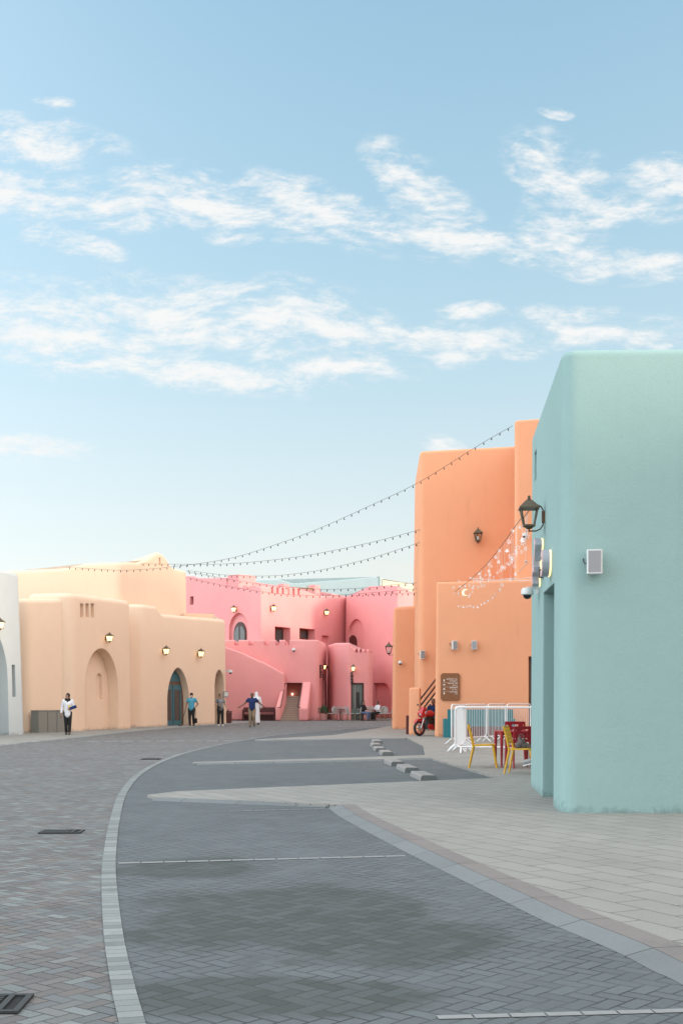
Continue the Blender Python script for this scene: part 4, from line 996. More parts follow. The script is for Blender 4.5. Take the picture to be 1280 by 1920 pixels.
# ------------------------------------------------------------------ string lights
def bulb_mesh():
    mb = MB(); mb.lathe([(0.022, 0.0), (0.022, -0.055), (0.030, -0.065), (0.042, -0.11), (0.036, -0.15), (0.012, -0.175)], n=8)
    return mb.mesh('bulb', M['black'])
BM = bulb_mesh()
def string(label, pts, d0, d1, nb, r=0.008, bs=1.0):
    xs = [p[0] for p in pts]; x0, x1 = xs[0], xs[-1]
    P3 = [P(px, py, d0+(d1-d0)*(px-x0)/(x1-x0)) for px, py in pts]
    C = catmull(P3, 10)
    t = thing('string_light', label, 'string lights', P3[0], 0, 'festoon strings across the street'); o_ = P3[0]
    mb = MB(); mb.tube([c-o_ for c in C], r, 5); mb.build('cable', M['black'], t)
    L_ = [0.0]
    for i in range(1, len(C)): L_.append(L_[-1]+(C[i]-C[i-1]).length)
    # even spacing in space
    for b in range(nb):
        s_ = L_[-1]*(b+0.5)/nb; i = max(j for j in range(len(L_)) if L_[j] <= s_); i = min(i, len(C)-2)
        q = C[i].lerp(C[i+1], (s_-L_[i])/max(L_[i+1]-L_[i], 1e-6))
        o = bpy.data.objects.new('bulb', BM); col.objects.link(o); o.parent = t; o.location = q-o_; o.scale = (bs,)*3
        o.rotation_euler = (R(random.uniform(-14, 14)), R(random.uniform(-14, 14)), 0)
random.seed(5)
string('longest festoon string, from the top of the orange pillar to the peach roof', [(961,798),(900,833),(787,903),(700,945),(600,990),(520,1020),(430,1047),(330,1062),(240,1069),(180,1067),(125,1063)], 45.9, 60.2, 62, bs=0.62)
string('festoon string leaving the orange tower edge at mid height, second from the top', [(787,993),(700,1016),(600,1037),(520,1049),(430,1057),(350,1058),(262,1057)], 50.2, 63.5, 40, bs=0.66)
string('third festoon string down, dipping just above the distant blue roof', [(787,1017),(700,1045),(620,1065),(560,1075),(500,1080),(420,1078),(349,1069)], 50.2, 72, 36, bs=0.68)
string('fourth festoon string, crossing in front of the distant blue wall', [(781,1093),(740,1096),(690,1102),(600,1105),(520,1099),(440,1088),(350,1072)], 50.3, 72, 34, bs=0.66)
string('lowest festoon string, crossing in front of the pink battlements', [(781,1104),(740,1108),(690,1112),(610,1117),(540,1115),(480,1108),(420,1098),(352,1083)], 50.3, 72.5, 36, bs=0.66)
string('short dim festoon string low over the pink tall wall', [(781,1112),(740,1113),(690,1115),(640,1117),(590,1113)], 50.3, 82, 18, bs=0.6)

# ------------------------------------------------------------------ star curtain
t = thing('star_garland', 'white net of star and moon ornaments hung between the teal shop and the orange block', 'decoration', P(998, 948, 21))
o_ = Vector(t.location)
gp = [(999,945,20.3),(980,968,24),(962,992,28),(935,1030,32),(905,1065,36),(880,1088,40),(852,1110,44.2)]
G3 = catmull([P(*g) for g in gp], 8)
mb = MB(); mb.tube([g-o_ for g in G3], 0.008, 5); mb.build('cable', M['brown_metal'], t)
mb = MB()
for pts in ([(886,1084,43.5),(930,1088,38),(965,1087,33),(996,1083,27)], [(958,1088,34),(976,1068,30),(992,1052,26)], [(884,1085,43),(900,1092,41),(960,1084,34),(975,1090,31),(996,1088,27)]):
    mb.tube([P(*p)-o_ for p in pts], 0.009, 5)
mb.build('white_cord', M['cord'], t)
def star_mesh(hollow):
    pts = []
    for i in range(10):
        r_ = 0.5 if i % 2 == 0 else 0.21; a_ = PI/2+PI*i/5; pts.append((r_*math.cos(a_), r_*math.sin(a_)))
    mb = MB()
    if not hollow: mb.prism(pts, lambda u, v, w: Vector((u, w, v)), -0.04, 0.04)
    else:
        inn = [(x*0.68, y*0.68) for x, y in pts]; vs = []
        for w in (-0.05, 0.05): vs += [(x, w, y) for x, y in pts]+[(x, w, y) for x, y in inn]
        fs = []
        for i in range(10):
            j = (i+1) % 10; fs += [(i, j, 10+j, 10+i), (20+i, 20+j, 30+j, 30+i), (i, j, 20+j, 20+i), (10+i, 10+j, 30+j, 30+i)]
        mb.add(vs, fs)
    return mb.mesh('star', M['star'], ang=20)
SM = [star_mesh(False), star_mesh(True)]
random.seed(21); ns = 0
class Wires:
    def tube(s, pts, r, n): MB().tube(pts, r, n).build('hanging_wire', M['cord'], t, ang=None)
wires = Wires()
def star(p, size, hollow):
    global ns
    o = bpy.data.objects.new('star', SM[hollow]); col.objects.link(o); o.parent = t; o.location = p-o_; o.scale = (size*0.8,)*3
    o.rotation_euler = (R(random.uniform(-20, 20)), R(random.uniform(-35, 35)), R(random.uniform(-60, 60))); ns += 1
band = [(984,1002,24),(976,1030,27),(962,1044,29.5),(945,1062,32),(925,1078,35),(905,1092,38),(885,1104,41),(868,1112,43),(856,1106,44)]
B3_ = catmull([P(*b) for b in band], 10)
for i in range(56):
    f_ = i/55; p = B3_[min(int(f_*(len(B3_)-1)), len(B3_)-1)]
    d_ = p.y; j = 7.0*d_/F
    q = p+Vector((random.gauss(0, j*0.6), random.uniform(-0.3, 0.3), random.gauss(0, j*0.7))); star(q, random.uniform(0.10, 0.165), True)
    c_ = G3[min(int(f_*len(G3)), len(G3)-1)]
    if i % 2 == 0: wires.tube([q-o_, Vector((q.x, q.y, max(q.z+0.05, EYE+(min(G3, key=lambda g: abs(g.x/g.y-q.x/q.y)).z-EYE)*q.y/min(G3, key=lambda g: abs(g.x/g.y-q.x/q.y)).y)))-o_], 0.0035, 4)
for (px, py, d_, s_) in ((954,1016,29,.17),(950,1033,30,.16),(936,1033,31.5,.13),(929,1045,32.5,.15),(934,1054,32,.14),(916,1058,35,.13),(916,1071,35,.15),(910,1079,36,.13),(898,1076,37,.13),(882,1084,41,.14),(900,1082,38,.13),
                         (961,995,28.5,.13),(974,989,27,.13),(985,1053,25.5,.13),(957,1087,33,.14),(941,1097,35,.16),(937,1106,35.5,.13),(979,1013,26.5,.20),(888,1090,41,.12),(964,1062,30,.14),(966,1077,31,.14)):
    p = P(px, py, d_); star(p, s_, random.random() < 0.3)
    g_ = min(G3, key=lambda g: abs(g.x/g.y-p.x/p.y)); wires.tube([p-o_, Vector((p.x, p.y, max(p.z+0.05, min(p.z+random.uniform(0.3, 0.7), EYE+(g_.z-EYE)*p.y/g_.y))))-o_], 0.0035, 4)
for (px, py) in ((859,1137),(868,1139),(875,1138),(881,1136),(887,1139),(895,1139),(902,1134),(908,1131),(915,1127),(923,1121),(928,1115),(862,1100),(872,1099),(880,1098)):
    star(P(px, py, 42.5-(px-859)*0.06), 0.11, False)
chain = [P(857,1136,43)-o_, P(880,1138,42)-o_, P(903,1133,40)-o_, P(930,1112,38)-o_, P(942,1098,36)-o_]
wires.tube(catmull(chain, 5), 0.005, 4)
mp_ = []
for i in range(13): a_ = R(60)+R(240)*i/12; mp_.append((0.12*math.cos(a_), 0.12*math.sin(a_)))
for i in range(13): a_ = R(300)-R(240)*i/12; mp_.append((0.035+0.09*math.cos(a_), 0.096*math.sin(a_)))
mb = MB(); mb.prism(mp_, lambda u, v, w: Vector((u, w, v)), -0.02, 0.02); mo = mb.build('moon', M['moon'], t, 20); mo.location = P(872, 1111, 42.6)-o_

# ------------------------------------------------------------------ crowd barriers
def barrier(label, pA, pB, h, nb, first_feet=True):
    A_ = Vector(pA); B_ = Vector(pB); d_ = B_-A_; L_ = d_.length
    t = thing('crowd_barrier', label, 'crowd barrier', (A_.x, A_.y, PZ), math.atan2(d_.y, d_.x), 'white crowd barriers'); r_ = 0.10
    z0_ = 0.17; pts = []
    for cx, cz, a0 in ((r_, h-r_, 180), (L_-r_, h-r_, 90), (L_-r_, z0_+r_, 0), (r_, z0_+r_, -90)):
        for k_ in range(4): a_ = R(a0-30*k_); pts.append((cx+r_*math.cos(a_), 0, cz+r_*math.sin(a_)))
    mb = MB(); mb.tube(pts, 0.021, 8, closed=True)
    mb.build('frame', M['white_metal'], t)
    bar = MB(); bar.tube([(0, 0, z0_+0.015), (0, 0, h-0.015)], 0.0075, 6); bmh = bar.mesh('bar', M['white_metal'])
    for i in range(nb):
        o = bpy.data.objects.new('bar', bmh); col.objects.link(o); o.parent = t; o.location = ((i+1)*L_/(nb+1), 0, 0)
    for x in (0.16, L_-0.16):
        mb = MB(); mb.tube([(x, -0.25, 0.012), (x, -0.08, z0_-0.01), (x, 0.08, z0_-0.01), (x, 0.25, 0.012)], 0.021, 8); mb.tube([(x, 0, z0_-0.02), (x, 0, z0_+0.02)], 0.025, 8); mb.build('foot', M['white_metal'], t)
def XY(px, d): return (X(px, d), d)
barrier('nearest white crowd barrier, its rail running behind the red table', XY(853, 31.2), XY(1012, 30.8), 1.20, 0)
b_d = [(846, 37.0, 873, 38.2), (872, 38.2, 911, 39.4), (914, 39.4, 947, 40.6), (950, 40.6, 994, 41.8)]
bl = ['white crowd barrier at the left end of the rear row', 'white barrier second from the left in the rear row', 'white barrier third from the left in the rear row', 'white barrier at the right end of the rear row']
for (a, da, b, db), lab in zip(b_d, bl): barrier(lab, XY(a, da), XY(b, db), 1.23, 11)
for i in range(3):
    barrier(['white barrier standing end on, tight behind the nearest one', 'white barrier end on, in the middle of the nested stack', 'white barrier end on, rearmost of the nested stack'][i], (X(854+2*i, 31.8+1.15*i), 31.8+1.15*i), (X(868+2*i, 32.9+1.15*i), 32.9+1.15*i), 1.20, 9)

# ------------------------------------------------------------------ cafe chairs and table by the teal shop
def plastic_chair(name, label, mat, slat, group):
    """front of the seat towards +X local; back at -X"""
    t = thing(name, label, 'chair', (0, 0, 0), 0, group); w = 0.46
    mb = MB(); mb.prism([(-0.22, -w/2+0.02), (-0.22, w/2-0.02), (0.16, w/2), (0.24, w/2-0.06), (0.24, -w/2+0.06), (0.16, -w/2)], lambda u, v, w_: Vector((u, v, w_+(0.015 if u > 0 else 0.0))), 0.425, 0.455)
    mb.build('seat', mat, t, 25)
    def bk(y, z): f_ = (z-0.45)/0.44; return Vector((-0.21-0.085*f_-0.03*f_*f_, y, z))
    mb = MB()
    for s_ in (-1, 1): mb.tube([bk(s_*(w/2-0.03), z) for z in (0.43, 0.55, 0.7, 0.86)], [0.022, 0.022, 0.02, 0.018], 8)
    if slat:
        zs = (0.84, 0.74, 0.655, 0.575); 
        for z in zs:
            hgt = 0.035; pts = []
            mb.add([bk(-w/2+0.03, z-hgt), bk(w/2-0.03, z-hgt), bk(w/2-0.03, z+hgt*0.75), bk(-w/2+0.03, z+hgt*0.75)]+[p+Vector((-0.018, 0, 0)) for p in (bk(-w/2+0.03, z-hgt), bk(w/2-0.03, z-hgt), bk(w/2-0.03, z+hgt*0.75), bk(-w/2+0.03, z+hgt*0.75))],
                   [(0,1,2,3), (7,6,5,4), (0,4,5,1), (1,5,6,2), (2,6,7,3), (3,7,4,0)])
        for y in (-0.12, 0.12): mb.bar(bk(y, 0.55), bk(y, 0.85), 0.10, 0.016, up=(1, 0, 0))
    else:
        for z in (0.845, 0.775, 0.705, 0.635, 0.565): mb.bar(bk(-w/2+0.03, z), bk(w/2-0.03, z), 0.018, 0.026, up=(0, 0, 1))
        for y in (-0.12, -0.04, 0.04, 0.12): mb.tube([bk(y, z) for z in (0.56, 0.7, 0.85)], 0.0125, 6)
    mb.build('backrest', mat, t)
    for sx, sy in ((-1, -1), (-1, 1), (1, -1), (1, 1)):
        mb = MB(); top = (sx*0.20, sy*(w/2-0.035), 0.435); bot = (sx*0.265-(0.03 if sx < 0 else -0.01), sy*(w/2-0.015), 0.0)
        mb.tube([top, bot], [0.025, 0.017], 8); mb.build('leg', mat, t)
    return t
cy0 = plastic_chair('plastic_chair', 'yellow chair with a perforated back, left of the red table', M['yellow'], False, 'yellow plastic chairs')
d_ = 24.9; cy0.location = (X(906, d_), d_, PZ); cy0.rotation_euler.z = R(-8); cy0.scale = (1.0, 1.0, 1.04)
d_ = 22.9; c2 = dup(cy0, (X(978, d_), d_, PZ), R(-20), 'yellow chair in front of the red table, a brown bag on its seat'); c2.scale = (1, 1, 1.06)
cr0 = plastic_chair('plastic_chair', 'red slatted chair farther back, left of the other red one', M['red'], True, 'red plastic chairs')
d_ = 26.2; cr0.location = (X(966, d_), d_, PZ); cr0.rotation_euler.z = R(80); cr0.scale = (1, 1, 1.08)
d_ = 24.9; c3 = dup(cr0, (X(974, d_), d_-0.1, PZ), R(97), 'red slatted chair nearer the teal wall, back to the camera'); c3.scale = (1.05, 1.05, 1.0)
t = thing('cafe_table', 'dark red square table with tapered legs among the plastic chairs', 'table', (X(968, 25.2), 25.25, PZ), R(3))
mb = MB(); mb.box((0, 0, 0.735), (0.80, 0.75, 0.03)); mb.build('table_top', M['red'], t, 20)
mb = MB(); mb.box((0, 0, 0.695), (0.72, 0.67, 0.05)); mb.build('apron', M['red'], t, 20)
for sx in (-1, 1):
    for sy in (-1, 1): MB().tube([(sx*0.37, sy*0.345, 0.72), (sx*0.375, sy*0.35, 0.0)], [0.038, 0.018], 8).build('leg', M['red'], t)
t = thing('bag', 'slouching brown cloth bag on the seat of the front yellow chair', 'bag', (X(976, 22.8), 22.75, PZ+0.455*1.06))
mb = MB(); 
for p_, r_ in (((-0.05, 0, 0.06), 0.075), ((0.05, 0.01, 0.06), 0.08), ((0.0, 0, 0.12), 0.075), ((-0.03, 0.01, 0.18), 0.045), ((0.11, 0, 0.05), 0.055), ((0.16, -0.02, 0.035), 0.04), ((-0.02, -0.05, 0.22), 0.022)): mb.ball(p_, r_)
blobmesh(mb, 'pouch', M['bag'], t, 0.012, 3)
MB().tube([(-0.06, 0, 0.18), (-0.03, 0.02, 0.27), (0.04, 0.0, 0.26), (0.06, 0, 0.17)], 0.010, 6).build('strap', M['bag'], t)
# teal bench against the low block
t = thing('bench', 'long teal painted bench with stepped arm and dark red front behind the barriers', 'bench', (X(830, 43.9), 43.95, PZ)); L_ = X(962, 43.9)-X(830, 43.9)
mb = MB()
mb.box((0.14, -0.28, 0.34), (0.28, 0.55, 0.68)); mb.build('arm', M['tealpaint'], t, 20)
mb = MB(); mb.box((L_-0.14, -0.28, 0.34), (0.28, 0.55, 0.68)); mb.build('arm', M['tealpaint'], t, 20)
mb = MB(); mb.box((L_/2+0.08, -0.06, 0.51), (L_-0.18, 0.10, 1.02)); mb.build('backrest', M['tealpaint'], t, 20)
mb = MB(); mb.box((L_/2, -0.29, 0.43), (L_-0.57, 0.34, 0.05)); mb.build('seat', M['tealpaint'], t, 20)
mb = MB(); mb.box((L_/2, -0.44, 0.205), (L_-0.57, 0.04, 0.39)); mb.build('front_panel', M['redwood'], t, 20)
# wooden bench end behind the orange stair post
t = thing('wooden_barrier', 'dark red wooden post with three short rails beside the orange stair post', 'barrier', (X(764, 47.6), 47.4, PZ))
mb = MB(); mb.box((0, 0, 0.37), (0.15, 0.12, 0.74)); mb.build('post', M['redwood'], t, 20)
for z in (0.70, 0.42, 0.14): mb = MB(); mb.box((0.20, 0.02, z), (0.26, 0.06, 0.07)); mb.build('rail', M['redwood'], t, 20)
# grey cabinets by the peach recess
A5, B5 = Vector((-12.50, 49.42)), Vector((-11.62, 50.55))
t = thing('utility_cabinet', 'row of grey metal cabinets against the peach wall behind the woman', 'cabinet', (A5.x, A5.y, PZ), math.atan2(B5.y-A5.y, B5.x-A5.x))
w = (B5-A5).length/3
for i in range(3):
    mb = MB(); mb.prism([(i*w+0.006, -0.02), (i*w+0.03, -0.05), (i*w+w-0.03, -0.05), (i*w+w-0.006, -0.02), (i*w+w-0.006, 0.45), (i*w+0.006, 0.45)], lambda u, v, w_: Vector((u, v, w_)), 0.0, 0.90); mb.build('cabinet_door', M['greypaint'], t, 25)
mb = MB(); mb.box((1.5*w, 0.2, 0.91), (3*w+0.03, 0.54, 0.02)); mb.build('top', M['greypaint'], t, 20)
# dark red bench below the pink stair wall
t = thing('bench', 'dark red slatted bench against the pink wall left of the stairs', 'bench', (X(486, 77.2), 77.15, 0.0)); L_ = X(517, 77.2)-X(455, 77.2)
mb = MB(); mb.box((0, -0.20, 0.42), (L_, 0.42, 0.05)); mb.build('seat', M['redwood'], t, 20)
mb = MB(); mb.box((0, 0.10, 0.70), (L_-0.1, 0.05, 0.32)); mb.build('backrest', M['redwood'], t, 20)
mb = MB(); mb.box((0, 0.05, 0.20), (L_-0.2, 0.05, 0.34)); mb.build('back_panel', M['redwood'], t, 20)
for s_ in (-1, 1): mb = MB(); mb.box((s_*(L_/2-0.06), -0.16, 0.36), (0.12, 0.52, 0.72)); mb.build('arm', M['redwood'], t, 20)
# brown litter bin at the end of the peach shop
t = thing('litter_bin', 'narrow brown litter bin at the corner of the peach shop', 'bin', (X(430.5, 68.0), 67.6, PZ))
mb = MB(); mb.prism([(-0.13, 0), (-0.16, 0.62), (0.16, 0.62), (0.13, 0)], lambda u, v, w_: Vector((u, w_, v)), -0.14, 0.14); mb.build('body', M['redwood'], t, 20)
mb = MB(); mb.box((0, 0, 0.66), (0.36, 0.32, 0.05)); mb.build('lid', M['redwood'], t, 20)
# potted shrub
t = thing('potted_shrub', 'round green shrub in a pink pot by the pink corner', 'potted plant', (X(606.5, 77.6), 77.5, 0.0))
mb = MB(); mb.lathe([(0.17, 0), (0.24, 0.12), (0.27, 0.42), (0.28, 0.46), (0.25, 0.46), (0.24, 0.40)], n=16); mb.build('pot', M['pinkpot'], t)
mb = MB(); random.seed(2)
for i in range(420):
    a_ = random.uniform(0, 2*PI); e_ = random.uniform(-0.5, 1.57); r_ = 0.33*random.uniform(0.55, 1.05)*(1+0.2*math.sin(3*a_))
    p = Vector((r_*math.cos(a_)*math.cos(e_), r_*math.sin(a_)*math.cos(e_), 0.62+r_*math.sin(e_)*0.95)); q = Vector((random.uniform(-1, 1), random.uniform(-1, 1), random.uniform(-1, 1))).normalized()*0.07; r2 = q.orthogonal().normalized()*0.028
    mb.add([p-q*0.6, p+r2, p+q, p-r2], [(0, 1, 2, 3)])
mb.build('foliage', M['leaf'], t, None)
mb = MB(); mb.tube([(0, 0, 0.4), (0, 0, 0.7)], 0.03, 6); mb.build('stem', M['rattan'], t)
# bistro chairs and tables at the pink cafe
def bistro_chair():
    t = thing('bistro_chair', 'x', 'chair', (0, 0, 0), 0, 'white woven bistro chairs outside the pink cafe')
    mb = MB(); mb.lathe([(0.20, 0.44), (0.215, 0.455), (0.20, 0.47)], n=14); mb.build('seat', M['bistro'], t)
    pts = [(-0.16, -0.17, 0.46), (-0.23, -0.19, 0.68), (-0.27, -0.13, 0.86), (-0.285, 0, 0.91), (-0.27, 0.13, 0.86), (-0.23, 0.19, 0.68), (-0.16, 0.17, 0.46)]
    mb = MB(); mb.tube(catmull(pts, 4), 0.016, 6)
    for i in range(6):
        y = -0.14+0.056*i; mb.tube([(-0.185, y, 0.48), (-0.245, y, 0.68), (-0.282, y*0.85, 0.885)], 0.017, 5)
    mb.build('backrest', M['bistro'], t)
    for sx, sy in ((-1, -1), (-1, 1), (1, -1), (1, 1)): mb = MB(); mb.tube([(sx*0.15, sy*0.15, 0.45), (sx*0.22, sy*0.20, 0)], 0.014, 6); mb.build('leg', M['rattan'], t)
    return t
bc = bistro_chair(); D7 = 77.3
seats = [(620, 0, 160, 'bistro chair at the left end of the cafe terrace, by the pot'), (630, .5, -60, 'bistro chair left of the first cafe table, seat turned to the wall'), (646, .3, -100, 'bistro chair with its back to the street at the first cafe table'),
         (658, -.2, 20, 'bistro chair just left of the cafe door, seen sideways'), (672, -.3, 150, 'bistro chair under the man in black'), (690, .4, -95, 'bistro chair between the two seated guests, back to the street'), (699, .9, 80, 'bistro chair behind the second cafe table'),
         (710, -.2, 170, 'bistro chair under the guest in white'), (717, -.5, -100, 'bistro chair at the right of the guest in white'), (724, .1, -75, 'bistro chair near the orange wing'), (728, .9, 180, 'last bistro chair, half hidden by the orange wing'),
         (636, 1.0, 90, 'bistro chair behind the first cafe table, against the pink wall')]
for i, (px, dd, rot, lab) in enumerate(seats):
    d_ = D7+dd; loc = (X(px, d_), d_, 0.004)
    if i == 0: bc.location = loc; bc.rotation_euler.z = R(rot); bc['label'] = lab
    else: dup(bc, loc, R(rot), lab)
def bistro_table(px, dd, label):
    t = thing('bistro_table', label, 'table', (X(px, D7+dd), D7+dd, 0.004), 0, 'small cafe tables')
    mb = MB(); mb.lathe([(0.30, 0.72), (0.31, 0.735), (0.30, 0.75)], n=18); mb.build('table_top', M['redwood'] if px < 650 else M['bistro'], t)
    mb = MB(); mb.tube([(0, 0, 0.03), (0, 0, 0.72)], 0.03, 8); mb.lathe([(0.2, 0.0), (0.19, 0.02), (0.04, 0.05)], n=14); mb.build('leg', M['black'], t)
bistro_table(638, 0.4, 'round dark cafe table at the left of the terrace'); bistro_table(681, 0.1, 'round white cafe table before the man in black'); bistro_table(703, 0.3, 'round white cafe table at the knees of the guest in white')
# glass wind screen at the cafe door
t = thing('glass_screen', 'upright greenish glass screen on the terrace before the cafe door', 'screen', (X(666, 77.2), 77.2, 0.004))
mb = MB(); mb.box((0, 0, 0.42), (0.34, 0.03, 0.72)); mb.build('pane', M['greenglass'], t, None)
for s_ in (-1, 1): mb = MB(); mb.box((s_*0.19, 0, 0.40), (0.035, 0.05, 0.8)); mb.build('post', M['greypaint'], t, None)

# ------------------------------------------------------------------ people
def V(*a): return Vector(a)
def person(label, loc, rz, h, skin, pose=None, shirt='c_white', sleeve=0.5, trousers='c_black', shoes='shoe_dark', hair='hair', build=1.0, headwear=None, head_turn=0, thobe=None, shirt_len=0.84):
    """joints for a 1.72 m figure facing local -Y; left = +X"""
    J = dict(pel=V(0,0,.93), chest=V(0,0,1.28), neck=V(0,0.01,1.44), head=V(0,-0.015,1.585),
             sl=V(.175,0,1.40), sr=V(-.175,0,1.40), el=V(.235,.02,1.13), er=V(-.235,.02,1.13), wl=V(.25,-.06,.90), wr=V(-.25,-.06,.90),
             hl=V(.09,0,.90), hr=V(-.09,0,.90), kl=V(.10,-.01,.50), kr=V(-.10,-.01,.50), al=V(.10,.03,.09), ar=V(-.10,.03,.09))
    for k_, v in (pose or {}).items(): J[k_] = V(*v)
    t = thing('person', label, 'person', loc, rz); t.scale = (h/1.72,)*3
    b = build; S = M[skin]; mb = MB()
    hd = J['head']; hm = Matrix.Translation(hd) @ Matrix.Rotation(head_turn, 4, 'Z')
    # body: one continuous surface
    mb.M = hm
    mb.ball((0, 0.005, 0.02), (0.074, 0.092, 0.105), 14, 10); mb.ball((0, -0.02, -0.05), (0.058, 0.066, 0.072), 12, 8)
    mb.capsule((0, -0.088, 0.02), (0, -0.106, -0.022), 0.010, 0.016, 8)
    for s_ in (-1, 1): mb.ball((s_*0.077, 0.01, -0.005), (0.014, 0.024, 0.034), 8, 6)
    mb.ball((0, -0.078, -0.055), (0.026, 0.014, 0.009), 8, 6)
    mb.M = Matrix.Identity(4)
    mb.capsule(J['neck'], hd+V(0, 0.015, -0.06), 0.056, 0.052)
    mb.capsule(J['pel'], J['chest'], 0.125*b, 0.13*b); mb.capsule(J['chest']+V(-.07,0,.03), J['chest']+V(.07,0,.03), 0.105*b, 0.105*b); mb.capsule(J['chest'], J['neck'], 0.10*b, 0.055)
    for s_ in 'lr':
        mb.capsule(J['s'+s_]*1.0, J['chest']+V(0,0,.08), 0.055, 0.08); mb.capsule(J['s'+s_], J['e'+s_], 0.048*b, 0.038*b); mb.capsule(J['e'+s_], J['w'+s_], 0.038*b, 0.026)
        mb.capsule(J['pel'], J['h'+s_], 0.11*b, 0.085*b); mb.capsule(J['h'+s_], J['k'+s_], 0.082*b, 0.054*b); mb.capsule(J['k'+s_], J['a'+s_], 0.054*b, 0.036)
        fd_ = (J['w'+s_]-J['e'+s_]).normalized(); sx = 1 if s_ == 'l' else -1
        side = fd_.cross(V(1,0,0)); side = side.normalized() if side.length > 0.1 else V(0,1,0)
        pal = J['w'+s_]+fd_*0.085; mb.capsule(J['w'+s_], J['w'+s_]+fd_*0.06, 0.026, 0.030, 8)
        nrm = side.cross(fd_).normalized()
        for q in (-1.5, -.5, .5, 1.5): mb.capsule(J['w'+s_]+fd_*0.04+side*q*0.017, pal+side*q*0.019, 0.014, 0.012, 6)
        for q, ln in ((-1.5, .058), (-.5, .075), (.5, .08), (1.5, .07)):
            k0 = pal+side*q*0.02; k1 = k0+fd_*ln*0.5+nrm*0.008*sx; k2 = k1+fd_*ln*0.42+nrm*0.02*sx
            mb.capsule(k0, k1, 0.0105, 0.0095, 6); mb.capsule(k1, k2, 0.0095, 0.0085, 6)
        th0 = J['w'+s_]+fd_*0.03+side*0.026; mb.capsule(th0, th0+fd_*0.035+side*0.03, 0.013, 0.011, 6); mb.capsule(th0+fd_*0.035+side*0.03, th0+fd_*0.068+side*0.034, 0.011, 0.009, 6)
        mb.capsule(J['a'+s_], J['a'+s_]+V(0, -0.13, -0.055), 0.036, 0.028, 8)
    blobmesh(mb, 'body', S, t, 0.009, 2)
    eyes = MB(); eyes.M = hm
    for s_ in (-1, 1):
        e_ = MB(); e_.M = hm; e_.ball((s_*0.031, -0.082, 0.018), (0.014, 0.008, 0.008), 8, 6); e_.build('eye', M['dark_dome'], t)
    # clothes
    mb = MB(); g = 0.016
    if thobe:
        mb.capsule(J['chest'], J['pel'], 0.16*b, 0.165*b); mb.tube([J['pel'], V(0, 0.02, 0.08)], [0.165, 0.20], 16); mb.capsule(J['chest']+V(-.08,0,.04), J['chest']+V(.08,0,.04), 0.12, 0.12); mb.capsule(J['chest'], J['neck'], 0.11, 0.065)
        for s_ in 'lr': mb.capsule(J['s'+s_], J['e'+s_], 0.07, 0.06); mb.capsule(J['e'+s_], J['w'+s_], 0.06, 0.055); mb.capsule(J['s'+s_], J['chest']+V(0,0,.08), 0.07, 0.1)
        blobmesh(mb, 'robe', M[thobe], t, 0.016, 4)
    else:
        mb.capsule(V(J['pel'].x, J['pel'].y, J['pel'].z-(0.93-shirt_len-0.10)), J['chest'], 0.150*b, 0.148*b, 14); mb.capsule(J['chest']+V(-.075,0,.03), J['chest']+V(.075,0,.03), 0.12*b, 0.12*b); mb.capsule(J['chest'], J['neck']+V(0,0,-.015), 0.112*b, 0.066)
        for s_ in 'lr':
            mb.capsule(J['s'+s_], J['chest']+V(0,0,.08), 0.066*b, 0.09*b)
            if sleeve <= 1: mb.tube([J['s'+s_], J['s'+s_].lerp(J['e'+s_], sleeve)], [0.066*b, 0.064*b], 12)
            else: mb.capsule(J['s'+s_], J['e'+s_], 0.064*b, 0.056*b); mb.tube([J['e'+s_], J['e'+s_].lerp(J['w'+s_], sleeve-1)], [0.056*b, 0.046*b], 12)
            mb.ball(J['s'+s_], 0.066*b)
        blobmesh(mb, 'shirt', M[shirt], t, 0.012, 3)
        mb = MB()
        mb.capsule(J['pel']+V(0,0,.03), J['hl'], 0.128*b, 0.102*b); mb.capsule(J['pel']+V(0,0,.03), J['hr'], 0.128*b, 0.102*b)
        for s_ in 'lr': mb.capsule(J['h'+s_], J['k'+s_], 0.100*b, 0.074*b, 12); mb.tube([J['k'+s_], J['a'+s_]+V(0,0,-.01)], [0.074*b, 0.062], 12)
        blobmesh(mb, 'trousers', M[trousers], t, 0.012, 3)
    for s_ in 'lr':
        mb = MB(); a_ = J['a'+s_]; mb.capsule(a_+V(0, 0.02, -0.035), a_+V(0, -0.05, -0.04), 0.047, 0.045, 10); mb.capsule(a_+V(0, -0.05, -0.045), a_+V(0, -0.15, -0.055), 0.043, 0.034, 10); mb.box(tuple(a_+V(0, -0.06, -0.08)), (0.085, 0.27, 0.02))
        blobmesh(mb, 'shoe', M[shoes], t, 0.010, 2)
    mb = MB(); mb.M = hm
    if headwear == 'scarf':
        mb.ball((0, 0.022, 0.028), (0.092, 0.104, 0.118), 14, 10); mb.M = Matrix.Identity(4); mb.capsule(hd+V(0, 0.03, -0.06), J['neck']+V(0, 0.0, 0.03), 0.085, 0.095); mb.capsule(J['neck']+V(-.05, -.02, 0), J['neck']+V(.05, -.03, -.01), 0.085, 0.085); mb.capsule(J['neck']+V(0, -.06, 0), J['neck']+V(0, -.11, -.08), 0.06, 0.035)
        blobmesh(mb, 'headscarf', M['c_black'], t, 0.011, 2)
    elif headwear == 'ghutra':
        mb.ball((0, 0.02, 0.035), (0.095, 0.108, 0.11), 14, 10); mb.M = Matrix.Identity(4); mb.capsule(hd+V(0, 0.06, -0.02), J['chest']+V(0, 0.12, 0.0), 0.09, 0.15)
        blobmesh(mb, 'head_cloth', M['c_white'], t, 0.012, 3)
    else:
        mb.ball((0, 0.018, 0.045), (0.081, 0.092, 0.094), 14, 10); mb.ball((0, 0.045, 0.0), (0.074, 0.06, 0.075), 12, 8)
        blobmesh(mb, 'hair', M[hair], t, 0.010, 1)
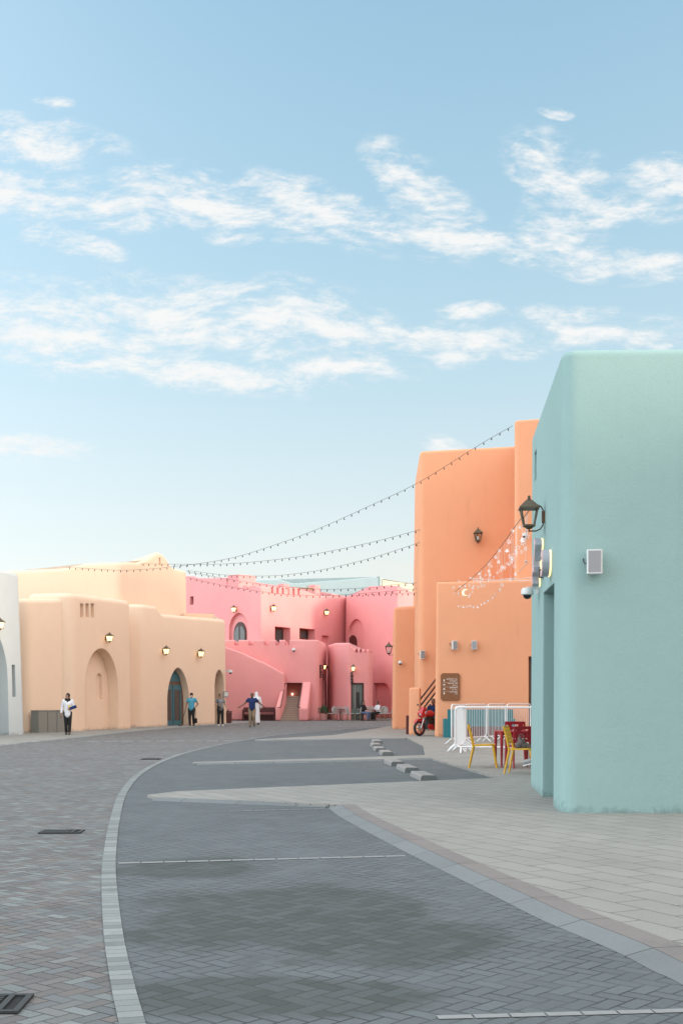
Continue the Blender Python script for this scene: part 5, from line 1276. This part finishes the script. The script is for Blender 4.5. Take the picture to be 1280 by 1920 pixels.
        if headwear == 'cap':
            mb = MB(); mb.M = hm; mb.ball((0, 0.0, 0.075), (0.088, 0.10, 0.068), 14, 8); mb.capsule((-0.035, -0.09, 0.062), (0.035, -0.09, 0.062), 0.018, 0.018); mb.capsule((-0.03, -0.125, 0.055), (0.03, -0.125, 0.055), 0.016, 0.016); blobmesh(mb, 'cap', M['c_black'], t, 0.010, 1)
    if headwear in ('cap', ):
        mb = MB(); mb.M = hm; mb.ball((0, -0.075, -0.04), (0.05, 0.035, 0.042), 12, 8); mb.build('face_mask', M['c_white'], t)
    if label.find('sunglasses') >= 0:
        mb = MB(); mb.M = hm
        for s_ in (-1, 1): mb.ball((s_*0.033, -0.088, 0.018), (0.028, 0.010, 0.020), 10, 6); mb.tube([(s_*0.06, -0.085, 0.02), (s_*0.078, 0.0, 0.02)], 0.004, 5)
        mb.tube([(-0.03, -0.095, 0.022), (0.03, -0.095, 0.022)], 0.004, 5); mb.build('sunglasses', M['dark_dome'], t)
    if label.find('beard') >= 0:
        mb = MB(); mb.M = hm; mb.ball((0, -0.055, -0.085), (0.056, 0.048, 0.045), 12, 8); mb.build('beard', M['hair'], t)
    t['_J'] = 0; del t['_J']
    return t, J
def held(t, p):  # local joint to world
    bpy.context.view_layer.update(); return t.matrix_world @ Vector(p)

# woman in white, far pavement
t, J = person('person in white tunic and black headscarf walking past grey cabinets, books under one arm', (X(127, 46.9), 46.9, PZ), R(8), 1.62, 'skin',
   dict(wl=(.10, -.17, 1.08), el=(.25, .03, 1.12), wr=(-.26, -.04, .86), er=(-.24, .04, 1.12), kl=(.085, -.03, .50), al=(.07, -.06, .09), kr=(-.075, 0, .50), ar=(-.065, .06, .09), hl=(.085, 0, .90), hr=(-.085, 0, .90)),
   shirt='c_white', sleeve=1.85, trousers='c_black', shoes='shoe_dark', headwear='scarf', head_turn=R(-20), shirt_len=0.74)
p = held(t, (.15, -.19, 1.10))
b_ = thing('folder', 'dark blue folded jacket and yellow card held against the white tunic', 'folder', p, R(8))
mb = MB(); mb.M = Matrix.Rotation(R(-18), 4, 'Y'); mb.box((0.06, 0, 0), (0.27, 0.05, 0.12)); mb.box((0.16, 0.02, 0.01), (0.12, 0.09, 0.10)); blobmesh(mb, 'jacket', M['c_navy'], b_, 0.012, 3)
mb = MB(); mb.box((-0.07, -0.02, 0.075), (0.07, 0.012, 0.10)); mb.build('card', M['yellowthing'], b_, None)
p = held(t, (-.265, -.075, .755)); b_ = tag(MB().box((0, 0, 0), (0.012, 0.075, 0.15)).build('phone', M['black'], None, None, loc=p), 'black phone in the lowered hand of the person in white', 'phone')
# street cleaner in cyan
t, J = person('person in cyan polo, black cap and face mask walking by the teal arched door', (X(359, 61.4), 61.4, 0.004+PZ*0), R(-6), 1.73, 'skin',
   dict(wr=(-.30, -.05, .90), er=(-.27, .03, 1.13), el=(.31, .10, 1.15), wl=(.19, .05, .98), kl=(.11, -.09, .52), al=(.10, .08, .12), kr=(-.08, -.06, .50), ar=(-.05, -.14, .09)),
   shirt='c_cyan', sleeve=0.55, trousers='c_black', headwear='cap', build=1.05)
p = held(t, (-.31, -.06, .80)); b_ = thing('dustpan', 'long handled black dustpan held by the person in the cyan polo', 'dustpan', p)
mb = MB(); mb.tube([(0.03, 0, 0.12), (-0.06, -0.02, -0.20), (-0.19, -0.04, -0.66)], 0.014, 6); mb.build('handle', M['black'], b_)
mb = MB(); mb.prism([(-0.12, 0), (-0.12, 0.10), (0.12, 0.02), (0.12, 0)], lambda u, v, w: Vector((u-0.22, w, v-0.78)), -0.13, 0.10); mb.build('pan', M['black'], b_, 20)
p = held(t, (.20, .06, .30)); b_ = thing('bag', 'small black bag hanging low behind the person in the cyan polo', 'bag', p)
mb = MB(); mb.box((0, 0, 0), (0.16, 0.10, 0.26)); blobmesh(mb, 'pouch', M['c_black'], b_, 0.015, 4); mb = MB(); mb.tube([(0.02, 0, 0.12), (0.0, 0, 0.40), (-0.02, 0, 0.66)], 0.010, 6); mb.build('strap', M['c_black'], b_)
# man in grey tee
t, J = person('person in grey t-shirt and sunglasses with a crossbody pouch, beside the narrow peach arch', (X(413, 63.2), 63.2, 0.004), R(14), 1.69, 'skin_light',
   dict(wr=(-.07, -.18, 1.05), er=(-.27, .0, 1.14), el=(.26, .02, 1.13), wl=(.36, -.08, .92), kl=(.10, -.06, .50), al=(.12, -.02, .09), kr=(-.09, -.02, .50), ar=(-.10, .05, .09)),
   shirt='c_grey', sleeve=0.6, trousers='c_black', shoes='shoe_white', head_turn=R(35))
p = held(t, (-.08, -.19, 1.02)); b_ = thing('pouch', 'black crossbody pouch on the person in the grey t-shirt', 'bag', p, R(14))
mb = MB(); mb.box((0, 0.02, 0), (0.22, 0.07, 0.13)); blobmesh(mb, 'pouch_body', M['c_black'], b_, 0.012, 2); mb = MB(); mb.tube([(-0.08, 0.02, 0.05), (-0.085, 0.03, 0.2), (-0.06, 0.10, 0.40), (0.0, 0.19, 0.43)], 0.014, 6); mb.build('strap', M['c_black'], b_)
p = held(t, (.40, -.11, .81)); tag(MB().box((0, 0, 0), (0.075, 0.012, 0.14)).build('phone', M['black'], None, None, loc=p), 'dark phone in the stretched hand of the person in grey t-shirt', 'phone')
# man in navy, arms spread
t, J = person('person in navy polo, khaki trousers and beard walking with both arms spread', (X(472.5, 60.4), 60.4, 0.008), R(4), 1.72, 'skin_dark',
   dict(er=(-.36, .02, 1.19), wr=(-.58, -.08, 1.04), el=(.38, .04, 1.20), wl=(.56, .0, 1.06), kl=(.09, -.12, .52), al=(.10, .03, .12), kr=(-.09, -.03, .50), ar=(-.10, -.02, .09)),
   shirt='c_navy', sleeve=0.6, trousers='c_khaki', build=1.12)
t, J = person('person in long white robe and head cloth, mostly hidden behind the navy polo', (X(480.5, 66.0), 66.0, 0.008), R(190), 1.80, 'skin', {}, thobe='c_white', headwear='ghutra')
# seated guests
sit = dict(pel=(0, 0.05, .50), chest=(0, 0.0, .86), neck=(0, -.03, 1.02), head=(0, -.06, 1.17), sl=(.18, -.02, .97), sr=(-.18, -.02, .97), el=(.24, -.12, .74), er=(-.24, -.12, .74), wl=(.10, -.34, .72), wr=(-.10, -.34, .72),
           hl=(.09, .0, .50), hr=(-.09, .0, .50), kl=(.12, -.42, .50), kr=(-.12, -.42, .50), al=(.12, -.40, .09), ar=(-.12, -.40, .09))
person('person in black jacket and jeans sitting at the cafe before the dark door', (X(680, 77.0), 77.0, 0.004), R(62), 1.72, 'skin', sit, shirt='c_black', sleeve=1.9, trousers='c_blue', shirt_len=0.90, build=1.1)
person('person in white top with dark hair sitting at the cafe before the pink niche', (X(709, 77.1), 77.1, 0.004), R(-60), 1.68, 'skin_dark', sit, shirt='c_white', sleeve=1.8, trousers='c_black', shirt_len=0.90)
sit2 = dict(sit); pst = S0+sdir2*0.78+sn*0.13
person('person with dark hair and navy top sitting low on the orange staircase behind the motorbike', (pst.x, pst.y, PZ+0.12), R(-14), 1.70, 'skin_dark', sit2, shirt='c_navy', sleeve=1.8, trousers='c_blue', shirt_len=0.9)
# shoe of a guest otherwise hidden by the teal wall
t = thing('shoe', 'grey sneaker poking out from behind the teal wall beside the red chairs', 'shoe', (X(991, 22.6), 22.6, PZ), R(70))
mb = MB(); mb.M = Matrix.Translation((0, 0, 0.20)) @ Matrix.Rotation(R(-14), 4, 'X'); mb.capsule((0, 0.08, 0.05), (0, -0.04, 0.05), 0.048, 0.048); mb.capsule((0, -0.04, 0.045), (0, -0.16, 0.03), 0.046, 0.036); blobmesh(mb, 'upper', M['shoe_grey'], t, 0.01, 2)
mb = MB(); mb.M = Matrix.Translation((0, 0, 0.20)) @ Matrix.Rotation(R(-14), 4, 'X'); mb.box((0, -0.04, -0.005), (0.09, 0.30, 0.025)); mb.build('sole', M['shoe_white'], t, 20)

# ------------------------------------------------------------------ motorbike
mrz = math.atan2(-0.67, -0.74); fx_, fy_ = X(786, 45.1), 45.1
t = thing('motorbike', 'red sport motorbike parked nose out by the orange staircase', 'motorbike', (fx_+0.74*0.68, fy_+0.67*0.68, PZ), mrz)
for x, nm in ((0.68, 'front'), (-0.68, 'rear')):
    w_ = MB(); pts = [(x+0.255*math.cos(2*PI*i/24), 0, 0.30+0.255*math.sin(2*PI*i/24)) for i in range(24)]; wd = 0.05 if nm == 'front' else 0.07
    w_.tube(pts, wd, 8, closed=True); wh = w_.build('wheel', M['rubber'], t)
    r_ = MB(); pts = [(x+0.205*math.cos(2*PI*i/20), 0, 0.30+0.205*math.sin(2*PI*i/20)) for i in range(20)]; r_.tube(pts, 0.018, 6, closed=True)
    for i in range(6): a_ = 2*PI*i/6; r_.bar((x+0.03*math.cos(a_), 0, 0.30+0.03*math.sin(a_)), (x+0.20*math.cos(a_), 0, 0.30+0.20*math.sin(a_)), 0.03, 0.02)
    r_.build('rim', M['redpaint'], wh)
    d_ = MB(); d_.tube([(x, 0.05, 0.30), (x, 0.056, 0.30)], 0.13, 18); d_.tube([(x, -0.08, 0.30), (x, 0.08, 0.30)], 0.02, 8); d_.build('brake_disc', M['steel'], wh)
mb = MB()
for s_ in (-1, 1): mb.tube([(0.68, s_*0.09, 0.30), (0.42, s_*0.09, 0.92)], 0.026, 8)
mb.build('fork', M['steel'], t)
mb = MB(); mb.tube([(0.36, 0.36, 0.98), (0.42, 0.22, 0.97), (0.42, -0.22, 0.97), (0.36, -0.36, 0.98)], 0.016, 6)
for s_ in (-1, 1): mb.tube([(0.40, s_*0.22, 0.98), (0.43, s_*0.30, 1.16)], 0.008, 5); mb.ball((0.43, s_*0.32, 1.18), (0.02, 0.06, 0.035), 8, 6)
mb.build('handlebar', M['black'], t)
mb = MB(); mb.prism([(0.40, 0.52), (0.86, 0.575), (0.94, 0.50), (0.80, 0.655), (0.55, 0.66)], lambda u, v, w: Vector((u, w, v)), -0.06, 0.06); mb.build('front_fender', M['redpaint'], t, 20)
mb = MB(); mb.prism([(0.62, 0.72), (0.66, 0.86), (0.50, 1.10), (0.36, 1.06), (0.40, 0.74)], lambda u, v, w: Vector((u, w*(1.0 if v < 1 else 0.5), v)), -0.12, 0.12); fa = mb.build('fairing', M['redpaint'], t, 20)
mb = MB(); mb.ball((0.63, 0, 0.82), (0.03, 0.08, 0.06)); mb.build('headlight', M['steel'], fa)
mb = MB(); mb.ball((0.14, 0, 0.83), (0.27, 0.14, 0.13), 14, 10); mb.build('tank', M['redpaint'], t)
mb = MB(); mb.prism([(-0.05, 0.80), (-0.35, 0.78), (-0.80, 0.92), (-0.82, 0.98), (-0.55, 0.92), (-0.30, 0.86), (-0.05, 0.88)], lambda u, v, w: Vector((u, w, v)), -0.11, 0.11); mb.build('seat', M['black'], t, 20)
mb = MB(); mb.prism([(-0.30, 0.70), (-0.75, 0.84), (-0.90, 0.95), (-0.55, 0.90), (-0.30, 0.78)], lambda u, v, w: Vector((u, w, v)), -0.09, 0.09); mb.build('tail', M['redpaint'], t, 20)
mb = MB(); mb.box((0.08, 0, 0.42), (0.42, 0.26, 0.34)); mb.tube([(-0.05, -0.17, 0.40), (-0.05, 0.17, 0.40)], 0.13, 14); mb.bar((0.12, 0, 0.45), (0.26, 0, 0.70), 0.2, 0.16); mb.build('engine', M['black'], t, 25)
mb = MB(); mb.prism([(-0.05, 0.26), (0.30, 0.24), (0.40, 0.36), (0.30, 0.46), (0.05, 0.42)], lambda u, v, w: Vector((u, w, v)), 0.14, 0.165); mb.prism([(-0.05, 0.26), (0.30, 0.24), (0.40, 0.36), (0.30, 0.46), (0.05, 0.42)], lambda u, v, w: Vector((u, w, v)), -0.165, -0.14); mb.build('side_fairing', M['redpaint'], t, 20)
mb = MB(); mb.tube([(0.3, 0.10, 0.30), (0.1, 0.14, 0.22), (-0.3, 0.17, 0.30)], 0.025, 8); mb.tube([(-0.3, 0.17, 0.30), (-0.75, 0.18, 0.50)], [0.04, 0.055], 10); mb.build('exhaust', M['steel'], t)
mb = MB()
for s_ in (-1, 1): mb.bar((-0.68, s_*0.10, 0.30), (-0.10, s_*0.10, 0.42), 0.03, 0.06)
mb.bar((0.42, 0, 0.88), (-0.1, 0, 0.62), 0.08, 0.10); mb.bar((-0.1, 0, 0.62), (-0.5, 0, 0.78), 0.08, 0.06); mb.tube([(-0.05, 0.14, 0.30), (-0.12, 0.34, 0.01)], 0.014, 6); mb.build('frame', M['black'], t, 20)
